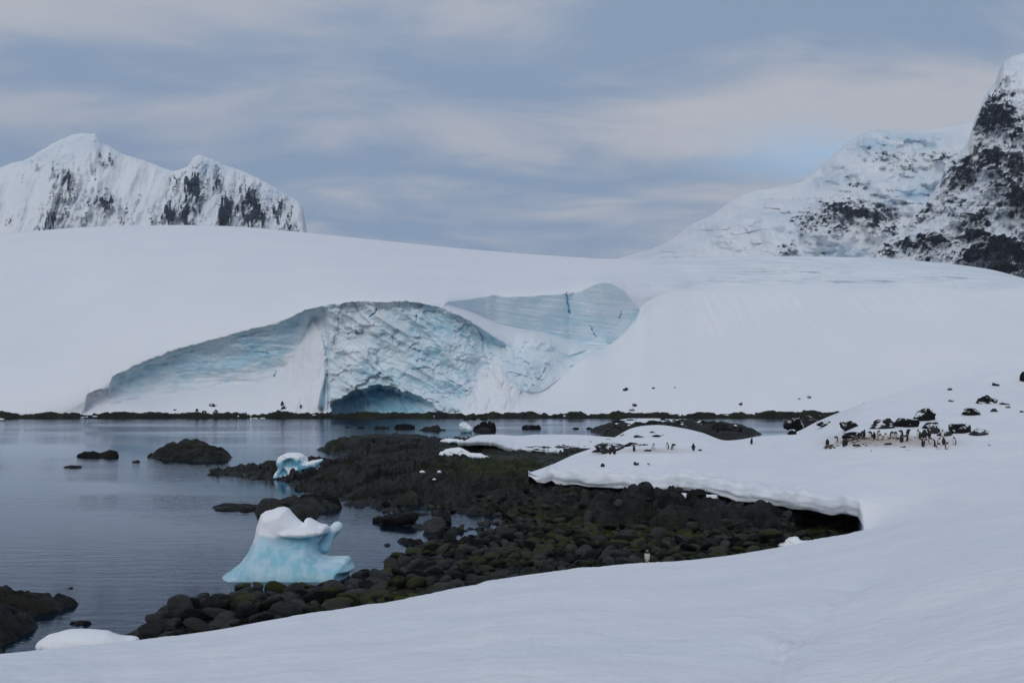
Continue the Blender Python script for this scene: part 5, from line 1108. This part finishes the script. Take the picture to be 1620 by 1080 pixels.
for x, y, pose, hd, lab in [(965, 719, 'stand', 90, 'dark-backed penguin leftmost at the foot of the big bank rock'), (972, 719.5, 'stand', 70, 'dark-backed penguin second from left at the foot of the bank rock'), (1003, 715.5, 'stand', 150, 'small upright penguin in front of the low ledge on the bank'), (1024, 715, 'lying', 0, 'penguin lying as a black lump between the upright bank penguins'), (1034, 713, 'stand', 280, 'upright penguin showing its white front right of the bank rock'), (1056, 711.5, 'stand', 215, 'upright white-fronted penguin left of the stooping black one'), (1064, 711.5, 'bent', 330, 'stooping black penguin beside the white-fronted one on the bank'), (1097, 713, 'spread', 95, 'lone dark-backed penguin holding its flippers out on the bank'), (1189, 703, 'stand', 20, 'lone dark penguin leaning as it walks on open snow by the bay')]:
    penguin(x, y, pose, hd, lab, BG)
_b = on(1024, 891, 0.85); _z = float(shore_height(np.array([_b[0]]), np.array([_b[1]]))[0][0])
penguin(1024, 889, 'hunch', 262, 'lone pale penguin on the dark cobbles just above the near snow edge', 'penguins on the beach', Y=float(gY(889, _z + 0.45)), sc=1.05)

# brown, trampled nest stones of the rookery
def build_nests():
    rng = np.random.default_rng(77); Vs, Ts, off = [], [], 0; base = [stone(970 + k, 1, (1, 0.8, 0.55), 4, 0.15) for k in range(6)]
    for k in range(330):
        cl = [(1345, 697), (1368, 700), (1384, 697), (1402, 702), (1425, 695), (1312, 704), (1356, 692)][k % 7]; px = rng.normal(cl[0], 9); py = cl[1] + rng.normal(0, 1.9) - 0.03 * (px - 1385)
        if not (1302 < px < 1450 and 688 < py < 709): continue
        p = at(px, py, float(bank_Y(px, py))); r = rng.uniform(0.05, 0.17); V, T = base[k % 6]; a = rng.uniform(0, 6.28)
        W = V * r; W = np.stack([W[:, 0]*math.cos(a) - W[:, 1]*math.sin(a), W[:, 0]*math.sin(a) + W[:, 1]*math.cos(a), W[:, 2]], -1) + p
        Vs.append(W); Ts.append(T + off); off += len(V)
    o = link('nest_gravel', mesh_np('nest_gravel', np.concatenate(Vs), np.concatenate(Ts)), M_NEST, kind='stuff')
build_nests()

# a weathered curved stick lying in the snow
def build_stick():
    p = at(1227, 708, float(bank_Y(1227, 708))); V, Q = [], []
    for k in range(9):
        t = k / 8; c = np.array([lerp(-0.22, 0.28, t), 0, 0.05 + 0.52 * t ** 0.8 - 0.08 * math.sin(math.pi * t)]); r = 0.045 * (1 - 0.4 * t)
        for j in range(8): V.append(c + r * np.array([0.6 * math.cos(j * math.pi / 4), math.sin(j * math.pi / 4), 0.8 * math.cos(j * math.pi / 4 + 0.6)]))
        if k:
            for j in range(8): Q.append((8*(k-1)+j, 8*(k-1)+(j+1) % 8, 8*k+(j+1) % 8, 8*k+j))
    o = link('driftwood_stick', mesh_np('driftwood_stick', np.array(V), np.array(Q)), plain('weathered_wood', (0.22, 0.20, 0.19), 0.85), label='thin grey curved stick standing in the open snow', cat='stick'); o.location = p
build_stick()

# ------------------------------------------------------------------ cold, slightly milky air
def build_haze():
    x0, x1, y0, y1, z0, z1 = -2600, 2600, -60, 3700, -4.5, 860
    V = [(x, y, z) for z in (z0, z1) for y in (y0, y1) for x in (x0, x1)]
    Q = [(0, 2, 3, 1), (4, 5, 7, 6), (0, 1, 5, 4), (2, 6, 7, 3), (0, 4, 6, 2), (1, 3, 7, 5)]
    m = bpy.data.materials.new('cold_air'); m.use_nodes = True; t = NT(m.node_tree); t.n.clear()
    v = t.node('ShaderNodeVolumePrincipled', ins={'Color': (0.72, 0.84, 1.0, 1), 'Density': HAZE, 'Anisotropy': 0.0})
    o = t.node('ShaderNodeOutputMaterial'); t.l.new(v.outputs[0], o.inputs['Volume'])
    link('haze', mesh_np('haze', V, Q, False), m, kind='stuff')
HAZE = 6e-5
build_haze()
